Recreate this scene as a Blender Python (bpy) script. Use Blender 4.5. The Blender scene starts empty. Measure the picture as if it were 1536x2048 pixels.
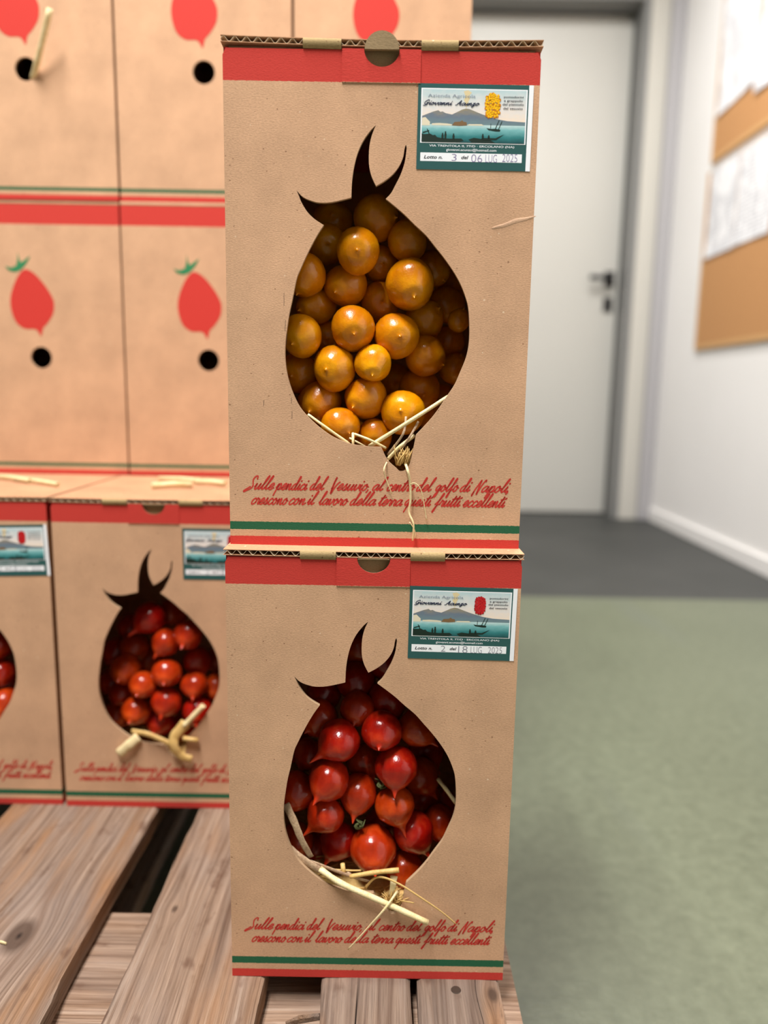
import bpy, bmesh, math, random
from mathutils import Vector, Matrix, noise
from mathutils.geometry import tessellate_polygon
random.seed(7)
scene = bpy.context.scene
COL = scene.collection

# ------------------------------------------------------------------ camera
F_PX, PITCH, ROLL = 1474.3, 0.15801, 0.01693
CAM = Vector((0.0, 0.0, 0.5705))
FW = Vector((0, math.cos(PITCH), -math.sin(PITCH)))
_r = Vector((1, 0, 0)); _d = FW.cross(_r)
RT = _r * math.cos(ROLL) - _d * math.sin(ROLL)
DN = _d * math.cos(ROLL) + _r * math.sin(ROLL)
cd = bpy.data.cameras.new('camera'); cam = bpy.data.objects.new('camera', cd); COL.objects.link(cam)
m = Matrix.Identity(4)
for i in range(3):
    m[i][0] = RT[i]; m[i][1] = -DN[i]; m[i][2] = -FW[i]; m[i][3] = CAM[i]
cam.matrix_world = m
cd.sensor_fit = 'VERTICAL'; cd.sensor_height = 36.0; cd.sensor_width = 27.0
cd.lens = F_PX / 2048 * 36.0
cd.clip_start = 0.02; cd.clip_end = 50
cd.dof.use_dof = True; cd.dof.focus_distance = 0.497
cd.dof.aperture_fstop = cd.lens / 8.2        # 8.2 mm wide pupil
scene.camera = cam

# ------------------------------------------------------------------ world, exposure, ceiling lights
wd = bpy.data.worlds.new('world'); scene.world = wd; wd.use_nodes = True
wd.node_tree.nodes['Background'].inputs[0].default_value = (0.9, 0.95, 1.0, 1)
wd.node_tree.nodes['Background'].inputs[1].default_value = 0.05
vs = scene.view_settings
vs.view_transform = 'Standard'; vs.look = 'None'; vs.exposure = 0.0; vs.gamma = 1.0; vs.use_curve_mapping = False
CEIL = 2.75
LIGHTS = [  # x, y, rotation, watts per tube
    (-0.42, -0.12, 0.0, 64), (-0.50, 2.20, 0.0, 14), (0.62, 2.00, 0.0, 27)]  # last two battens are added to light the far and right walls
for x, y, rz, p in LIGHTS:
    for s in (-0.09, 0.09):
        ld = bpy.data.lights.new('tube_light', 'AREA'); ld.shape = 'RECTANGLE'; ld.size = 0.07; ld.size_y = 1.15
        ld.energy = p; ld.color = (1.0, 0.972, 0.945)
        lo = bpy.data.objects.new('tube_light', ld); COL.objects.link(lo)
        lo.location = (x + s * math.cos(rz), y + s * math.sin(rz), CEIL - 0.085); lo.rotation_euler = (0, 0, rz)

# ------------------------------------------------------------------ picture measurements -> places
def ray(x, y): return FW + RT * ((x - 768) / F_PX) + DN * ((y - 1024) / F_PX)
def atY(x, y, Y):
    d = ray(x, y); return CAM + d * (Y / d.y)
def atZ(x, y, Z):
    d = ray(x, y); return CAM + d * ((Z - CAM.z) / d.z)
def px_size(P): return (P - CAM).dot(FW) / F_PX      # metres per picture pixel at P

# ------------------------------------------------------------------ scene helpers
def mesh_obj(name, me, mats=None, parent=None, loc=None, rot=None):
    o = bpy.data.objects.new(name, me); COL.objects.link(o)
    if mats is not None and not me.materials:
        for mt in (mats if isinstance(mats, (list, tuple)) else [mats]): me.materials.append(mt)
    if parent: o.parent = parent
    if loc is not None: o.location = loc
    if rot is not None: o.rotation_euler = rot
    return o
def empty(name, loc, rot=(0, 0, 0)):
    o = bpy.data.objects.new(name, None); o.empty_display_size = 0.02; COL.objects.link(o)
    o.location = loc; o.rotation_euler = rot; return o
def tag(o, label=None, cat=None, group=None, kind=None):
    if label: o['label'] = label
    if cat: o['category'] = cat
    if group: o['group'] = group
    if kind: o['kind'] = kind
    return o
def mk(verts, faces, name='mesh', smooth=False):
    me = bpy.data.meshes.new(name); me.from_pydata([tuple(v) for v in verts], [], faces); me.update()
    if smooth: me.polygons.foreach_set('use_smooth', [True] * len(me.polygons))
    return me
def box_me(x0, x1, y0, y1, z0, z1, bev=0.0, seg=2):
    bm = bmesh.new(); bmesh.ops.create_cube(bm, size=1)
    for v in bm.verts:
        v.co = Vector(((x0 + x1) / 2 + v.co.x * (x1 - x0), (y0 + y1) / 2 + v.co.y * (y1 - y0), (z0 + z1) / 2 + v.co.z * (z1 - z0)))
    if bev: bmesh.ops.bevel(bm, geom=bm.edges[:], offset=bev, segments=seg, affect='EDGES', profile=0.5)
    me = bpy.data.meshes.new('box'); bm.to_mesh(me); bm.free(); return me
def curve_to_mesh(cu):
    o = bpy.data.objects.new('tmp', cu); COL.objects.link(o)
    bpy.context.view_layer.update()
    dg = bpy.context.evaluated_depsgraph_get()
    me = bpy.data.meshes.new_from_object(o.evaluated_get(dg))
    bpy.data.objects.remove(o)
    return me
def plate(outline, holes=(), t=0.003, y0=0.0):
    """flat board in the x-z plane with holes, from y0 (front) to y0 + t; the sides of the holes get material slot 1"""
    K = 100.0
    cu = bpy.data.curves.new('plate', 'CURVE'); cu.dimensions = '2D'; cu.fill_mode = 'BOTH' if t else 'FRONT'
    cu.extrude = t * K / 2
    for loop in [outline] + list(holes):
        sp = cu.splines.new('POLY'); sp.points.add(len(loop) - 1); sp.use_cyclic_u = True
        for p, (x, z) in zip(sp.points, loop): p.co = (x * K, z * K, 0, 1)
    me = curve_to_mesh(cu)
    xs = [p[0] for p in outline]; zs = [p[1] for p in outline]
    lo = (min(xs) + 0.0015, min(zs) + 0.0015); hi = (max(xs) - 0.0015, max(zs) - 0.0015)
    for v in me.vertices:
        x, y, z = v.co / K
        v.co = (x, y0 + t / 2 - z, y)
    me.update()
    me.materials.clear()
    for p in me.polygons:
        p.use_smooth = False
        c = p.center
        p.material_index = 1 if (holes and abs(p.normal.y) < 0.5 and lo[0] < c.x < hi[0] and lo[1] < c.z < hi[1]) else 0
    return me
def flat(poly, y=0.0):
    """flat printed patch facing the viewer (-y)"""
    vs_ = [(x, y, z) for x, z in poly]
    tr = tessellate_polygon([[Vector((x, z, 0)) for x, z in poly]])
    fs = []
    for a, b, c in tr:
        A, B, C = poly[a], poly[b], poly[c]
        cr = (B[0] - A[0]) * (C[1] - A[1]) - (B[1] - A[1]) * (C[0] - A[0])
        fs.append((a, b, c) if cr > 0 else (a, c, b))
    return mk(vs_, fs)
def crom(pts, n=6, closed=False):
    pts = [Vector(p) for p in pts]; out = []
    L = len(pts)
    if L < 3 and not closed: return pts
    rng = L if closed else L - 1
    for i in range(rng):
        if closed: p0, p1, p2, p3 = pts[i - 1], pts[i], pts[(i + 1) % L], pts[(i + 2) % L]
        else: p0, p1, p2, p3 = pts[max(i - 1, 0)], pts[i], pts[i + 1], pts[min(i + 2, L - 1)]
        for k in range(n):
            t = k / n
            out.append(0.5 * ((2 * p1) + (p2 - p0) * t + (2 * p0 - 5 * p1 + 4 * p2 - p3) * t * t + (3 * p1 - p0 - 3 * p2 + p3) * t ** 3))
    if not closed: out.append(pts[-1])
    return out
def join_pydata(parts):
    V, Fc = [], []
    for v, f in parts:
        o = len(V); V += list(v); Fc += [tuple(i + o for i in q) for q in f]
    return V, Fc
def tube(path, rad, n=8, hollow=False, flatten=1.0, up=Vector((0, -1, 0))):
    """tube along a path; rad is a number or list; flatten squeezes it across 'up' into a blade"""
    P = [Vector(p) for p in path]; R = rad if isinstance(rad, (list, tuple)) else [rad] * len(P)
    V, Fc = [], []
    for i, p in enumerate(P):
        t = (P[min(i + 1, len(P) - 1)] - P[max(i - 1, 0)]).normalized()
        a = t.cross(up)
        if a.length < 1e-4: a = t.cross(Vector((1, 0, 0)))
        a.normalize(); b = a.cross(t).normalized()
        for k in range(n):
            w = 2 * math.pi * k / n
            V.append(p + a * (R[i] * math.cos(w)) + b * (R[i] * flatten * math.sin(w)))
    for i in range(len(P) - 1):
        for k in range(n):
            k2 = (k + 1) % n
            Fc.append((i * n + k, i * n + k2, (i + 1) * n + k2, (i + 1) * n + k))
    if hollow:
        for end, ring in ((0, 0), (1, len(P) - 1)):
            o = len(V); c = P[ring]; inn = P[1] if end == 0 else P[-2]
            d = (inn - c).normalized() * min((inn - c).length * 0.8, R[ring] * 3)
            for k in range(n): V.append(c + (V[ring * n + k] - c) * 0.62)
            for k in range(n): V.append(c + d + (V[ring * n + k] - c) * 0.5)
            for k in range(n):
                k2 = (k + 1) % n; A = ring * n
                q1 = (A + k, o + k, o + k2, A + k2); q2 = (o + k, o + n + k, o + n + k2, o + k2)
                if end == 1: q1 = q1[::-1]; q2 = q2[::-1]
                Fc += [q1, q2]
            Fc.append(tuple(range(o + n, o + 2 * n)))
    else:
        Fc.append(tuple(range(n))[::-1]); Fc.append(tuple((len(P) - 1) * n + k for k in range(n)))
    return V, Fc

# ------------------------------------------------------------------ materials
def srgb(r, g, b):
    f = lambda c: (c / 255 / 12.92) if c <= 10 else ((c / 255 + 0.055) / 1.055) ** 2.4
    return (f(r), f(g), f(b), 1)
class NT:
    def __init__(s, name):
        s.m = bpy.data.materials.new(name); s.m.use_nodes = True; s.t = s.m.node_tree
        s.b = s.t.nodes['Principled BSDF']
    def n(s, typ, **kw):
        nd = s.t.nodes.new(typ)
        for k, v in kw.items(): setattr(nd, k, v)
        return nd
    def l(s, a, b): s.t.links.new(a, b)
    def coord(s, kind='Object', scale=(1, 1, 1), loc=(0, 0, 0)):
        tc = s.n('ShaderNodeTexCoord'); mp = s.n('ShaderNodeMapping'); mp.inputs['Scale'].default_value = scale
        mp.inputs['Location'].default_value = loc
        s.l(tc.outputs[kind], mp.inputs['Vector']); return mp.outputs[0]
    def noise(s, vec, scale, detail=3, rough=0.55, dist=0.0):
        nd = s.n('ShaderNodeTexNoise'); nd.inputs['Scale'].default_value = scale; nd.inputs['Detail'].default_value = detail
        nd.inputs['Roughness'].default_value = rough; nd.inputs['Distortion'].default_value = dist
        s.l(vec, nd.inputs['Vector']); return nd.outputs['Fac']
    def ramp(s, fac, stops):
        nd = s.n('ShaderNodeValToRGB'); cr = nd.color_ramp
        while len(cr.elements) < len(stops): cr.elements.new(0.5)
        for e, (p, c) in zip(cr.elements, stops): e.position = p; e.color = c
        s.l(fac, nd.inputs[0]); return nd.outputs[0]
    def math(s, op, a, b=None, clamp=False):
        nd = s.n('ShaderNodeMath', operation=op); nd.use_clamp = clamp
        for i, v in enumerate((a, b)):
            if v is None: continue
            if isinstance(v, (int, float)): nd.inputs[i].default_value = v
            else: s.l(v, nd.inputs[i])
        return nd.outputs[0]
    def mix(s, fac, a, b, mode='MIX'):
        nd = s.n('ShaderNodeMix', data_type='RGBA', blend_type=mode)
        for i, v in ((0, fac), (6, a), (7, b)):
            if isinstance(v, (int, float)): nd.inputs[i].default_value = v
            elif isinstance(v, tuple): nd.inputs[i].default_value = v
            else: s.l(v, nd.inputs[i])
        return nd.outputs[2]
    def bump(s, h, strength=0.3, dist=0.001):
        nd = s.n('ShaderNodeBump'); nd.inputs['Strength'].default_value = strength; nd.inputs['Distance'].default_value = dist
        s.l(h, nd.inputs['Height']); s.l(nd.outputs[0], s.b.inputs['Normal'])
    def color(s, c):
        if isinstance(c, tuple): s.b.inputs['Base Color'].default_value = c
        else: s.l(c, s.b.inputs['Base Color'])
    def rough(s, r): s.b.inputs['Roughness'].default_value = r
def plain(name, c, rough=0.6, spec=0.3, metal=0.0):
    t = NT(name); t.color(c); t.rough(rough); t.b.inputs['Specular IOR Level'].default_value = spec; t.b.inputs['Metallic'].default_value = metal
    return t.m

KRAFT = srgb(202, 161, 128); RED = srgb(198, 64, 56); GREEN = srgb(44, 98, 68)
def kraft(name, stripes=(), base=KRAFT, fibre=1.0, bands=True):
    """brown board with fibres; stripes = (z0, z1, colour) printed on it, heights in metres above the box floor"""
    t = NT(name)
    v1 = t.coord(scale=(620, 620, 1500)); v2 = t.coord(scale=(1, 1, 1))
    f1 = t.noise(v1, 1.0, 4, 0.65); f2 = t.noise(v2, 22, 3); f3 = t.noise(v2, 900, 2)
    dk = tuple(c * 0.68 for c in base[:3]) + (1,); lt = tuple(min(1, c * 1.3) for c in base[:3]) + (1,)
    c = t.ramp(f1, [(0.22, dk), (0.5, base), (0.8, lt)])
    c = t.mix(0.35, c, t.ramp(f2, [(0.3, dk), (0.7, lt)]), 'MIX')
    sp = t.noise(t.coord(scale=(1, 1, 1.6), loc=(3, 1, 2)), 420, 0)          # dark flecks of pulp
    c = t.mix(t.ramp(sp, [(0.80, (0, 0, 0, 1)), (0.84, (0.8, 0.8, 0.8, 1))]), c, srgb(120, 84, 60))
    sp2 = t.noise(t.coord(scale=(1, 1, 1), loc=(7, 4, 9)), 380, 0)
    c = t.mix(t.ramp(sp2, [(0.83, (0, 0, 0, 1)), (0.86, (0.7, 0.7, 0.7, 1))]), c, srgb(226, 200, 170))
    if stripes:
        tc = t.n('ShaderNodeTexCoord'); sx = t.n('ShaderNodeSeparateXYZ'); t.l(tc.outputs['Object'], sx.inputs[0])
        z = t.math('ADD', sx.outputs[2], t.math('MULTIPLY', t.math('SUBTRACT', f3, 0.5), 0.0009))
        for z0, z1, colr in stripes:
            mask = t.math('MULTIPLY', t.math('GREATER_THAN', z, z0), t.math('LESS_THAN', z, z1))
            ink = t.mix(0.3, colr, t.ramp(f1, [(0.25, tuple(q * 0.72 for q in colr[:3]) + (1,)), (0.8, tuple(min(1, q * 1.25) for q in colr[:3]) + (1,))]))
            c = t.mix(mask, c, ink)
    t.color(c); t.rough(0.85); t.b.inputs['Specular IOR Level'].default_value = 0.15
    h = t.math('ADD', f1, t.math('MULTIPLY', t.noise(t.coord(scale=(180, 180, 180)), 1, 2), 0.25))
    t.bump(h, 0.4 * fibre, 0.0005)
    return t.m
BW, BD, BH, BT = 0.2, 0.2, 0.3174, 0.003
ST_FRONT = [(0.2985, 0.40, RED), (0.0108, 0.0163, GREEN), (-0.01, 0.0062, RED)]
ST_LOW = [(0.2985, 0.40, RED), (0.0105, 0.0160, GREEN), (-0.01, 0.0058, RED)]
ST_REAR = [(0.2950, 0.40, RED), (0.0100, 0.0140, GREEN), (-0.01, 0.0058, RED)]
M_front = kraft('kraft_printed_front', ST_FRONT)
M_rear = kraft('kraft_printed_rear', ST_REAR)
M_kraft = kraft('kraft_plain')
M_lid = kraft('kraft_lid', base=srgb(192, 146, 112))
M_kraft_in = kraft('kraft_inner', base=srgb(150, 128, 96))
M_edge = plain('board_cut_edge', srgb(176, 146, 114), 0.9)
M_redflap = kraft('kraft_red_flap', [(0.2985, 0.40, RED)])
M_flute = plain('corrugated_medium', srgb(222, 202, 172), 0.9)
M_ink_red = plain('red_ink', srgb(198, 58, 50), 0.75, 0.2)
M_ink_green = plain('green_ink', srgb(52, 128, 84), 0.75, 0.2)

def tomato_mat(name, base, deep, light, rough=0.22, hue=(0.492, 0.508)):
    t = NT(name)
    oi = t.n('ShaderNodeObjectInfo')
    v = t.coord(scale=(1, 1, 1)); f = t.noise(v, 1.4, 3); sp = t.noise(v, 28, 1)
    c = t.ramp(f, [(0.25, deep), (0.5, base), (0.8, light)])
    c = t.mix(t.ramp(sp, [(0.70, (0, 0, 0, 1)), (0.78, (0.45, 0.45, 0.45, 1))]), c, light)
    hs = t.n('ShaderNodeHueSaturation'); t.l(c, hs.inputs['Color'])
    mr = t.n('ShaderNodeMapRange'); t.l(oi.outputs['Random'], mr.inputs[0]); mr.inputs[3].default_value = hue[0]; mr.inputs[4].default_value = hue[1]
    t.l(mr.outputs[0], hs.inputs['Hue'])
    mv = t.n('ShaderNodeMapRange'); t.l(oi.outputs['Random'], mv.inputs[0]); mv.inputs[3].default_value = 0.88; mv.inputs[4].default_value = 1.1
    t.l(mv.outputs[0], hs.inputs['Value'])
    tcz = t.n('ShaderNodeTexCoord'); sz = t.n('ShaderNodeSeparateXYZ'); t.l(tcz.outputs['Object'], sz.inputs[0])
    tipm = t.ramp(t.math('MULTIPLY', sz.outputs[2], -1.0), [(0.0, (0, 0, 0, 1)), (1.0, (1, 1, 1, 1))])
    tipm = t.math('MULTIPLY', t.math('SUBTRACT', t.math('MULTIPLY', sz.outputs[2], -1.0), 1.04), 2.2, True)
    t.color(t.mix(tipm, hs.outputs[0], light)); t.rough(rough)
    t.b.inputs['Specular IOR Level'].default_value = 0.5
    t.b.inputs['Coat Weight'].default_value = 0.15; t.b.inputs['Coat Roughness'].default_value = 0.12
    t.b.inputs['Subsurface Weight'].default_value = 0.12; t.b.inputs['Subsurface Radius'].default_value = (1.0, 0.35, 0.1); t.b.inputs['Subsurface Scale'].default_value = 0.004
    t.bump(t.noise(v, 6, 2), 0.05, 0.02)
    return t.m
M_yel = tomato_mat('yellow_tomato_skin', srgb(220, 135, 2), srgb(202, 114, 1), srgb(234, 158, 14), 0.26, (0.496, 0.508))
M_red = tomato_mat('red_tomato_skin', srgb(172, 22, 8), srgb(146, 12, 6), srgb(204, 56, 22), 0.22, (0.499, 0.512))
M_calyx = plain('dried_calyx', srgb(92, 98, 58), 0.8)
M_hollow = plain('dark_calyx', srgb(60, 62, 30), 0.8)
def straw_mat(name, a, b):
    t = NT(name); v = t.coord('Object', (1, 1, 1)); f = t.noise(v, 160, 3); g = t.noise(t.coord('Object', (900, 300, 900)), 1, 2)
    c = t.mix(0.5, t.ramp(f, [(0.3, a), (0.7, b)]), t.ramp(g, [(0.3, a), (0.7, b)]))
    t.color(c); t.rough(0.55); t.bump(g, 0.3, 0.0005); return t.m
M_straw = straw_mat('pale_straw', srgb(216, 190, 130), srgb(246, 230, 186))
M_straw2 = straw_mat('golden_straw', srgb(190, 148, 76), srgb(224, 190, 124))
M_husk = straw_mat('brown_husk', srgb(134, 100, 76), srgb(200, 172, 138))

def wood(name, along='y', seed=0.0, knot=None, warm=0.5, scl=1.0, rings=120.0, tone=0.70, split=0.285):
    """weathered grey pine; grain runs along the given axis; knot = (x, y, radius) in object space"""
    t = NT(name)
    tc = t.n('ShaderNodeTexCoord'); sx = t.n('ShaderNodeSeparateXYZ'); t.l(tc.outputs['Object'], sx.inputs[0])
    u, w = (sx.outputs[0], sx.outputs[1]) if along == 'y' else (sx.outputs[1], sx.outputs[0])
    z = sx.outputs[2]
    wob = t.math('MULTIPLY', t.math('SUBTRACT', t.noise(t.coord(scale=(12, 3, 12) if along == 'y' else (3, 12, 12), loc=(seed, seed, 0)), 1, 2), 0.5), 0.014)
    uu = t.math('ADD', u, wob); ww = w; kd = None
    if knot:                                                # the grain flows round the knot
        dx = t.math('SUBTRACT', u, knot[0]); dy = t.math('MULTIPLY', t.math('SUBTRACT', w, knot[1]), 0.55)
        kd = t.math('SQRT', t.math('ADD', t.math('MULTIPLY', dx, dx), t.math('MULTIPLY', dy, dy)))
        fall = t.math('POWER', 2.718, t.math('MULTIPLY', t.math('MULTIPLY', kd, kd), -1.0 / (knot[2] * 1.8) ** 2))
        uu = t.math('SUBTRACT', uu, t.math('MULTIPLY', t.math('MULTIPLY', dx, fall), 0.8))
    cb = t.n('ShaderNodeCombineXYZ'); t.l(uu, cb.inputs[0]); t.l(ww, cb.inputs[1]); t.l(z, cb.inputs[2])
    def gn(su, sw, det, off, ro=0.6):
        mp = t.n('ShaderNodeMapping'); mp.inputs['Scale'].default_value = (su * scl, sw, su * scl); mp.inputs['Location'].default_value = (off + seed, off, seed)
        t.l(cb.outputs[0], mp.inputs[0]); return t.noise(mp.outputs[0], 1, det, ro)
    g1 = gn(170, 3.0, 5, 1.0, 0.65); g2 = gn(1300, 16, 3, 5.0); g3 = gn(30, 5, 3, 9.0); g4 = gn(52, 26, 3, 13); g5 = gn(14, 6, 3, 17)
    c = t.ramp(g1, [(0.26, srgb(100, 78, 64)), (0.40, srgb(156, 130, 110)), (0.55, srgb(190, 164, 142)), (0.72, srgb(216, 196, 178))])
    c = t.mix(t.ramp(g5, [(0.42, (0, 0, 0, 1)), (0.65, (0.55, 0.55, 0.55, 1))]), c, srgb(176, 160, 150))
    c = t.mix(t.ramp(g3, [(0.48, (0, 0, 0, 1)), (0.70, (warm, warm, warm, 1))]), c, srgb(196, 138, 78), 'MIX')
    # growth rings: thin dark late-wood lines
    ph = t.math('ADD', t.math('MULTIPLY', uu, rings), t.math('MULTIPLY', gn(30, 2.2, 2, 31), 7.0))
    ln = t.math('POWER', t.math('ABSOLUTE', t.math('SINE', t.math('MULTIPLY', ph, 3.14159))), 5.0)
    lam = t.math('MULTIPLY', ln, t.ramp(gn(60, 4, 2, 37), [(0.35, (0.1, 0.1, 0.1, 1)), (0.65, (0.5, 0.5, 0.5, 1))]))
    c = t.mix(lam, c, srgb(112, 82, 64))
    c = t.mix(1.0, c, t.ramp(g2, [(0.25, (0.72, 0.70, 0.68, 1)), (0.5, (0.97, 0.97, 0.97, 1)), (0.75, (1.15, 1.15, 1.15, 1))]), 'MULTIPLY')
    c = t.mix(t.ramp(g4, [(0.60, (0, 0, 0, 1)), (0.72, (0.6, 0.6, 0.6, 1))]), c, srgb(112, 78, 60))
    crack = t.ramp(gn(150, 1.8, 3, 21), [(split, (1, 1, 1, 1)), (split + 0.027, (0, 0, 0, 1))])
    c = t.mix(crack, c, srgb(40, 30, 26))
    if knot:
        kk = t.math('DIVIDE', t.math('ADD', kd, t.math('MULTIPLY', wob, 0.5)), knot[2])
        c = t.mix(t.ramp(kk, [(0.55, (0.85, 0.85, 0.85, 1)), (1.0, (0, 0, 0, 1))]), c, srgb(92, 72, 60))
        c = t.mix(t.ramp(kk, [(0.0, (0.9, 0.9, 0.9, 1)), (0.22, (0, 0, 0, 1))]), c, srgb(40, 30, 26))
    c = t.mix(1.0, c, (tone, tone * 0.955, tone * 0.935, 1), 'MULTIPLY')
    t.color(c); t.rough(0.8)
    h = t.math('ADD', g1, t.math('ADD', t.math('MULTIPLY', g2, 0.6), t.math('SUBTRACT', t.math('MULTIPLY', crack, -1.5), t.math('MULTIPLY', lam, 0.5))))
    t.bump(h, 0.8, 0.0022); t.b.inputs['Specular IOR Level'].default_value = 0.2
    return t.m

# room materials
t = NT('painted_green_floor'); v = t.coord('Object')
c = t.ramp(t.noise(v, 1.6, 4, 0.6), [(0.3, srgb(84, 90, 71)), (0.55, srgb(96, 102, 82)), (0.8, srgb(107, 112, 92))])
c = t.mix(0.35, c, t.ramp(t.noise(v, 55, 3, 0.7), [(0.3, srgb(74, 80, 60)), (0.7, srgb(120, 126, 104))]))
c = t.mix(t.ramp(t.noise(t.coord('Object', (2.2, 0.5, 1)), 1.5, 3), [(0.60, (0, 0, 0, 1)), (0.72, (0.4, 0.4, 0.4, 1))]), c, srgb(98, 104, 94))
t.color(c); t.rough(0.42); t.bump(t.noise(v, 180, 2), 0.12, 0.002); M_floor = t.m
t = NT('dark_grey_floor'); v = t.coord('Object')
t.color(t.ramp(t.noise(v, 3, 4), [(0.3, srgb(48, 50, 48)), (0.7, srgb(60, 61, 59))])); t.rough(0.55); M_floor2 = t.m
t = NT('white_wall_paint'); v = t.coord('Object')
t.color(t.ramp(t.noise(v, 1.1, 3), [(0.3, srgb(236, 234, 231)), (0.7, srgb(244, 242, 240))])); t.rough(0.7); t.bump(t.noise(v, 140, 2), 0.1, 0.002); M_wall = t.m
t = NT('white_door_paint'); v = t.coord('Object')
t.color(t.ramp(t.noise(v, 0.8, 2), [(0.3, srgb(188, 187, 180)), (0.7, srgb(194, 193, 186))])); t.rough(0.45); M_door = t.m
M_reveal = plain('shade_grey_reveal', srgb(128, 128, 126), 0.5)  # grey carries the shade on the reveal of the door opening
M_strip = plain('grey_corner_strip', srgb(168, 166, 168), 0.6)
M_black = plain('black_plastic', srgb(24, 24, 26), 0.4, 0.5)
M_steel = plain('nail_steel', srgb(96, 84, 76), 0.45, 0.5, 0.8)
t = NT('cork'); v = t.coord('Object')
t.color(t.ramp(t.noise(v, 160, 3), [(0.3, srgb(176, 124, 76)), (0.7, srgb(204, 152, 98))])); t.rough(0.9); t.bump(t.noise(v, 160, 3), 0.4, 0.002); M_cork = t.m
M_pine = plain('pine_frame', srgb(206, 160, 106), 0.5)
def paper_mat(name, seed):
    t = NT(name); v = t.coord('Object', (1, 1, 1), (seed, seed, seed))
    ln = t.n('ShaderNodeTexWave', wave_type='BANDS', bands_direction='Z'); ln.inputs['Scale'].default_value = 22; t.l(v, ln.inputs['Vector'])
    blk = t.noise(t.coord('Object', (1, 26, 14), (seed, seed, 0)), 1, 2)
    k = t.math('MULTIPLY', t.math('GREATER_THAN', ln.outputs['Fac'], 0.45), t.math('GREATER_THAN', blk, 0.47))
    t.color(t.mix(t.math('MULTIPLY', k, 0.55), srgb(240, 240, 242), srgb(120, 122, 134))); t.rough(0.6); return t.m

# ------------------------------------------------------------------ the room
XW, YF, YD = 1.268, 3.50, 3.64
def struct(name, me, mt, **kw):
    o = mesh_obj(name, me, mt, **kw); o['kind'] = 'structure'; return o
MAT_Y = 2.07
struct('floor', box_me(-4.0, XW, -3.0, MAT_Y, -0.1, 0.0), M_floor)
struct('floor', box_me(-4.0, XW, MAT_Y, YD + 0.2, -0.1, 0.0), M_floor2)
M_grey = plain('grey_low_bounce', srgb(140, 138, 134), 0.8)  # grey on the unseen walls and ceiling keeps bounced light low
struct('ceiling', box_me(-4.0, XW, -3.0, YF, CEIL, CEIL + 0.1), M_grey)
struct('wall_right', box_me(XW, XW + 0.1, -3.0, YF + 0.1, -0.1, CEIL + 0.1), M_wall)
struct('wall_left', box_me(-4.1, -4.0, -3.0, YF + 0.1, -0.1, CEIL + 0.1), M_grey)
struct('wall_back', box_me(-4.1, XW + 0.1, -3.1, -3.0, -0.1, CEIL + 0.1), M_grey)
DX0, DX1, DZ = 0.10, 1.126, 2.31            # door opening
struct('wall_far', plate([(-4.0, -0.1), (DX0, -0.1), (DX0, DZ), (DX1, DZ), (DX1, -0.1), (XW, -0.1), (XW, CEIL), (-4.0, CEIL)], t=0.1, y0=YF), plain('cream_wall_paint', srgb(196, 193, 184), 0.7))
struct('corner_strip_1', box_me(XW - 0.06, XW - 0.001, YF - 0.03, YF - 0.001, 0.001, CEIL - 0.001, 0.004), M_strip)  # grey upright strip, a tone darker than the walls it meets
struct('baseboard_right', box_me(XW - 0.012, XW - 0.0005, -2.99, YF - 0.035, 0.0005, 0.06, 0.003), M_wall)
dr = empty('door_1', (DX0, YD, 0)); tag(dr, kind='structure')
DW = DX1 - DX0
mesh_obj('door_reveal', plate([(0.001, 0), (0.0, DZ - 0.001), (DW - 0.001, DZ - 0.001), (DW - 0.001, 0), (DW + 0.06, 0), (DW + 0.06, DZ + 0.06), (-0.06, DZ + 0.06), (-0.06, 0)], t=0.14, y0=YF - YD + 0.101), M_reveal, dr)
mesh_obj('door_reveal', plate([(0.0005, 0), (0.03, 0), (0.03, DZ - 0.03), (DW - 0.03, DZ - 0.03), (DW - 0.03, 0), (DW - 0.0005, 0), (DW - 0.0005, DZ - 0.0005), (0.0005, DZ - 0.0005)], t=0.115, y0=YF - YD + 0.004), M_reveal, dr)
leaf = mesh_obj('door_leaf', box_me(0.031, DW - 0.031, 0.0, 0.04, 0.006, DZ - 0.031, 0.003), M_door, dr)
hx = DW - 0.075; hz = 1.13
V, Fc = tube([(hx, 0.01, hz), (hx, -0.048, hz), (hx - 0.012, -0.054, hz), (hx - 0.105, -0.054, hz)], 0.0115, 10)
mesh_obj('door_handle', mk(V, Fc, smooth=True), M_black, leaf)
mesh_obj('handle_plate', box_me(hx - 0.024, hx + 0.024, -0.010, 0.001, hz - 0.035, hz + 0.035, 0.004), M_black, leaf)
mesh_obj('lock_plate', box_me(hx - 0.022, hx + 0.022, -0.010, 0.001, hz - 0.15, hz - 0.085, 0.004), M_black, leaf)
# ceiling fixtures that hold the tubes, the two added ones included
for i, (x, y, rz, p) in enumerate(LIGHTS):
    f = empty('ceiling_light', (x, y, CEIL), (0, 0, rz))
    tag(f, ['white twin tube ceiling batten above the tomato boxes', 'white twin tube ceiling batten added out of view to light the far wall', 'white twin tube ceiling batten added out of view to light the right wall'][i], 'ceiling light', 'ceiling battens')
    mesh_obj('housing', box_me(-0.15, 0.15, -0.6, 0.6, -0.06, -0.001, 0.006), M_wall, f)
    for s in (-0.142, 0.142): mesh_obj('end_strip', box_me(s - 0.006, s + 0.006, -0.6, 0.6, -0.075, -0.06), M_wall, f)

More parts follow.
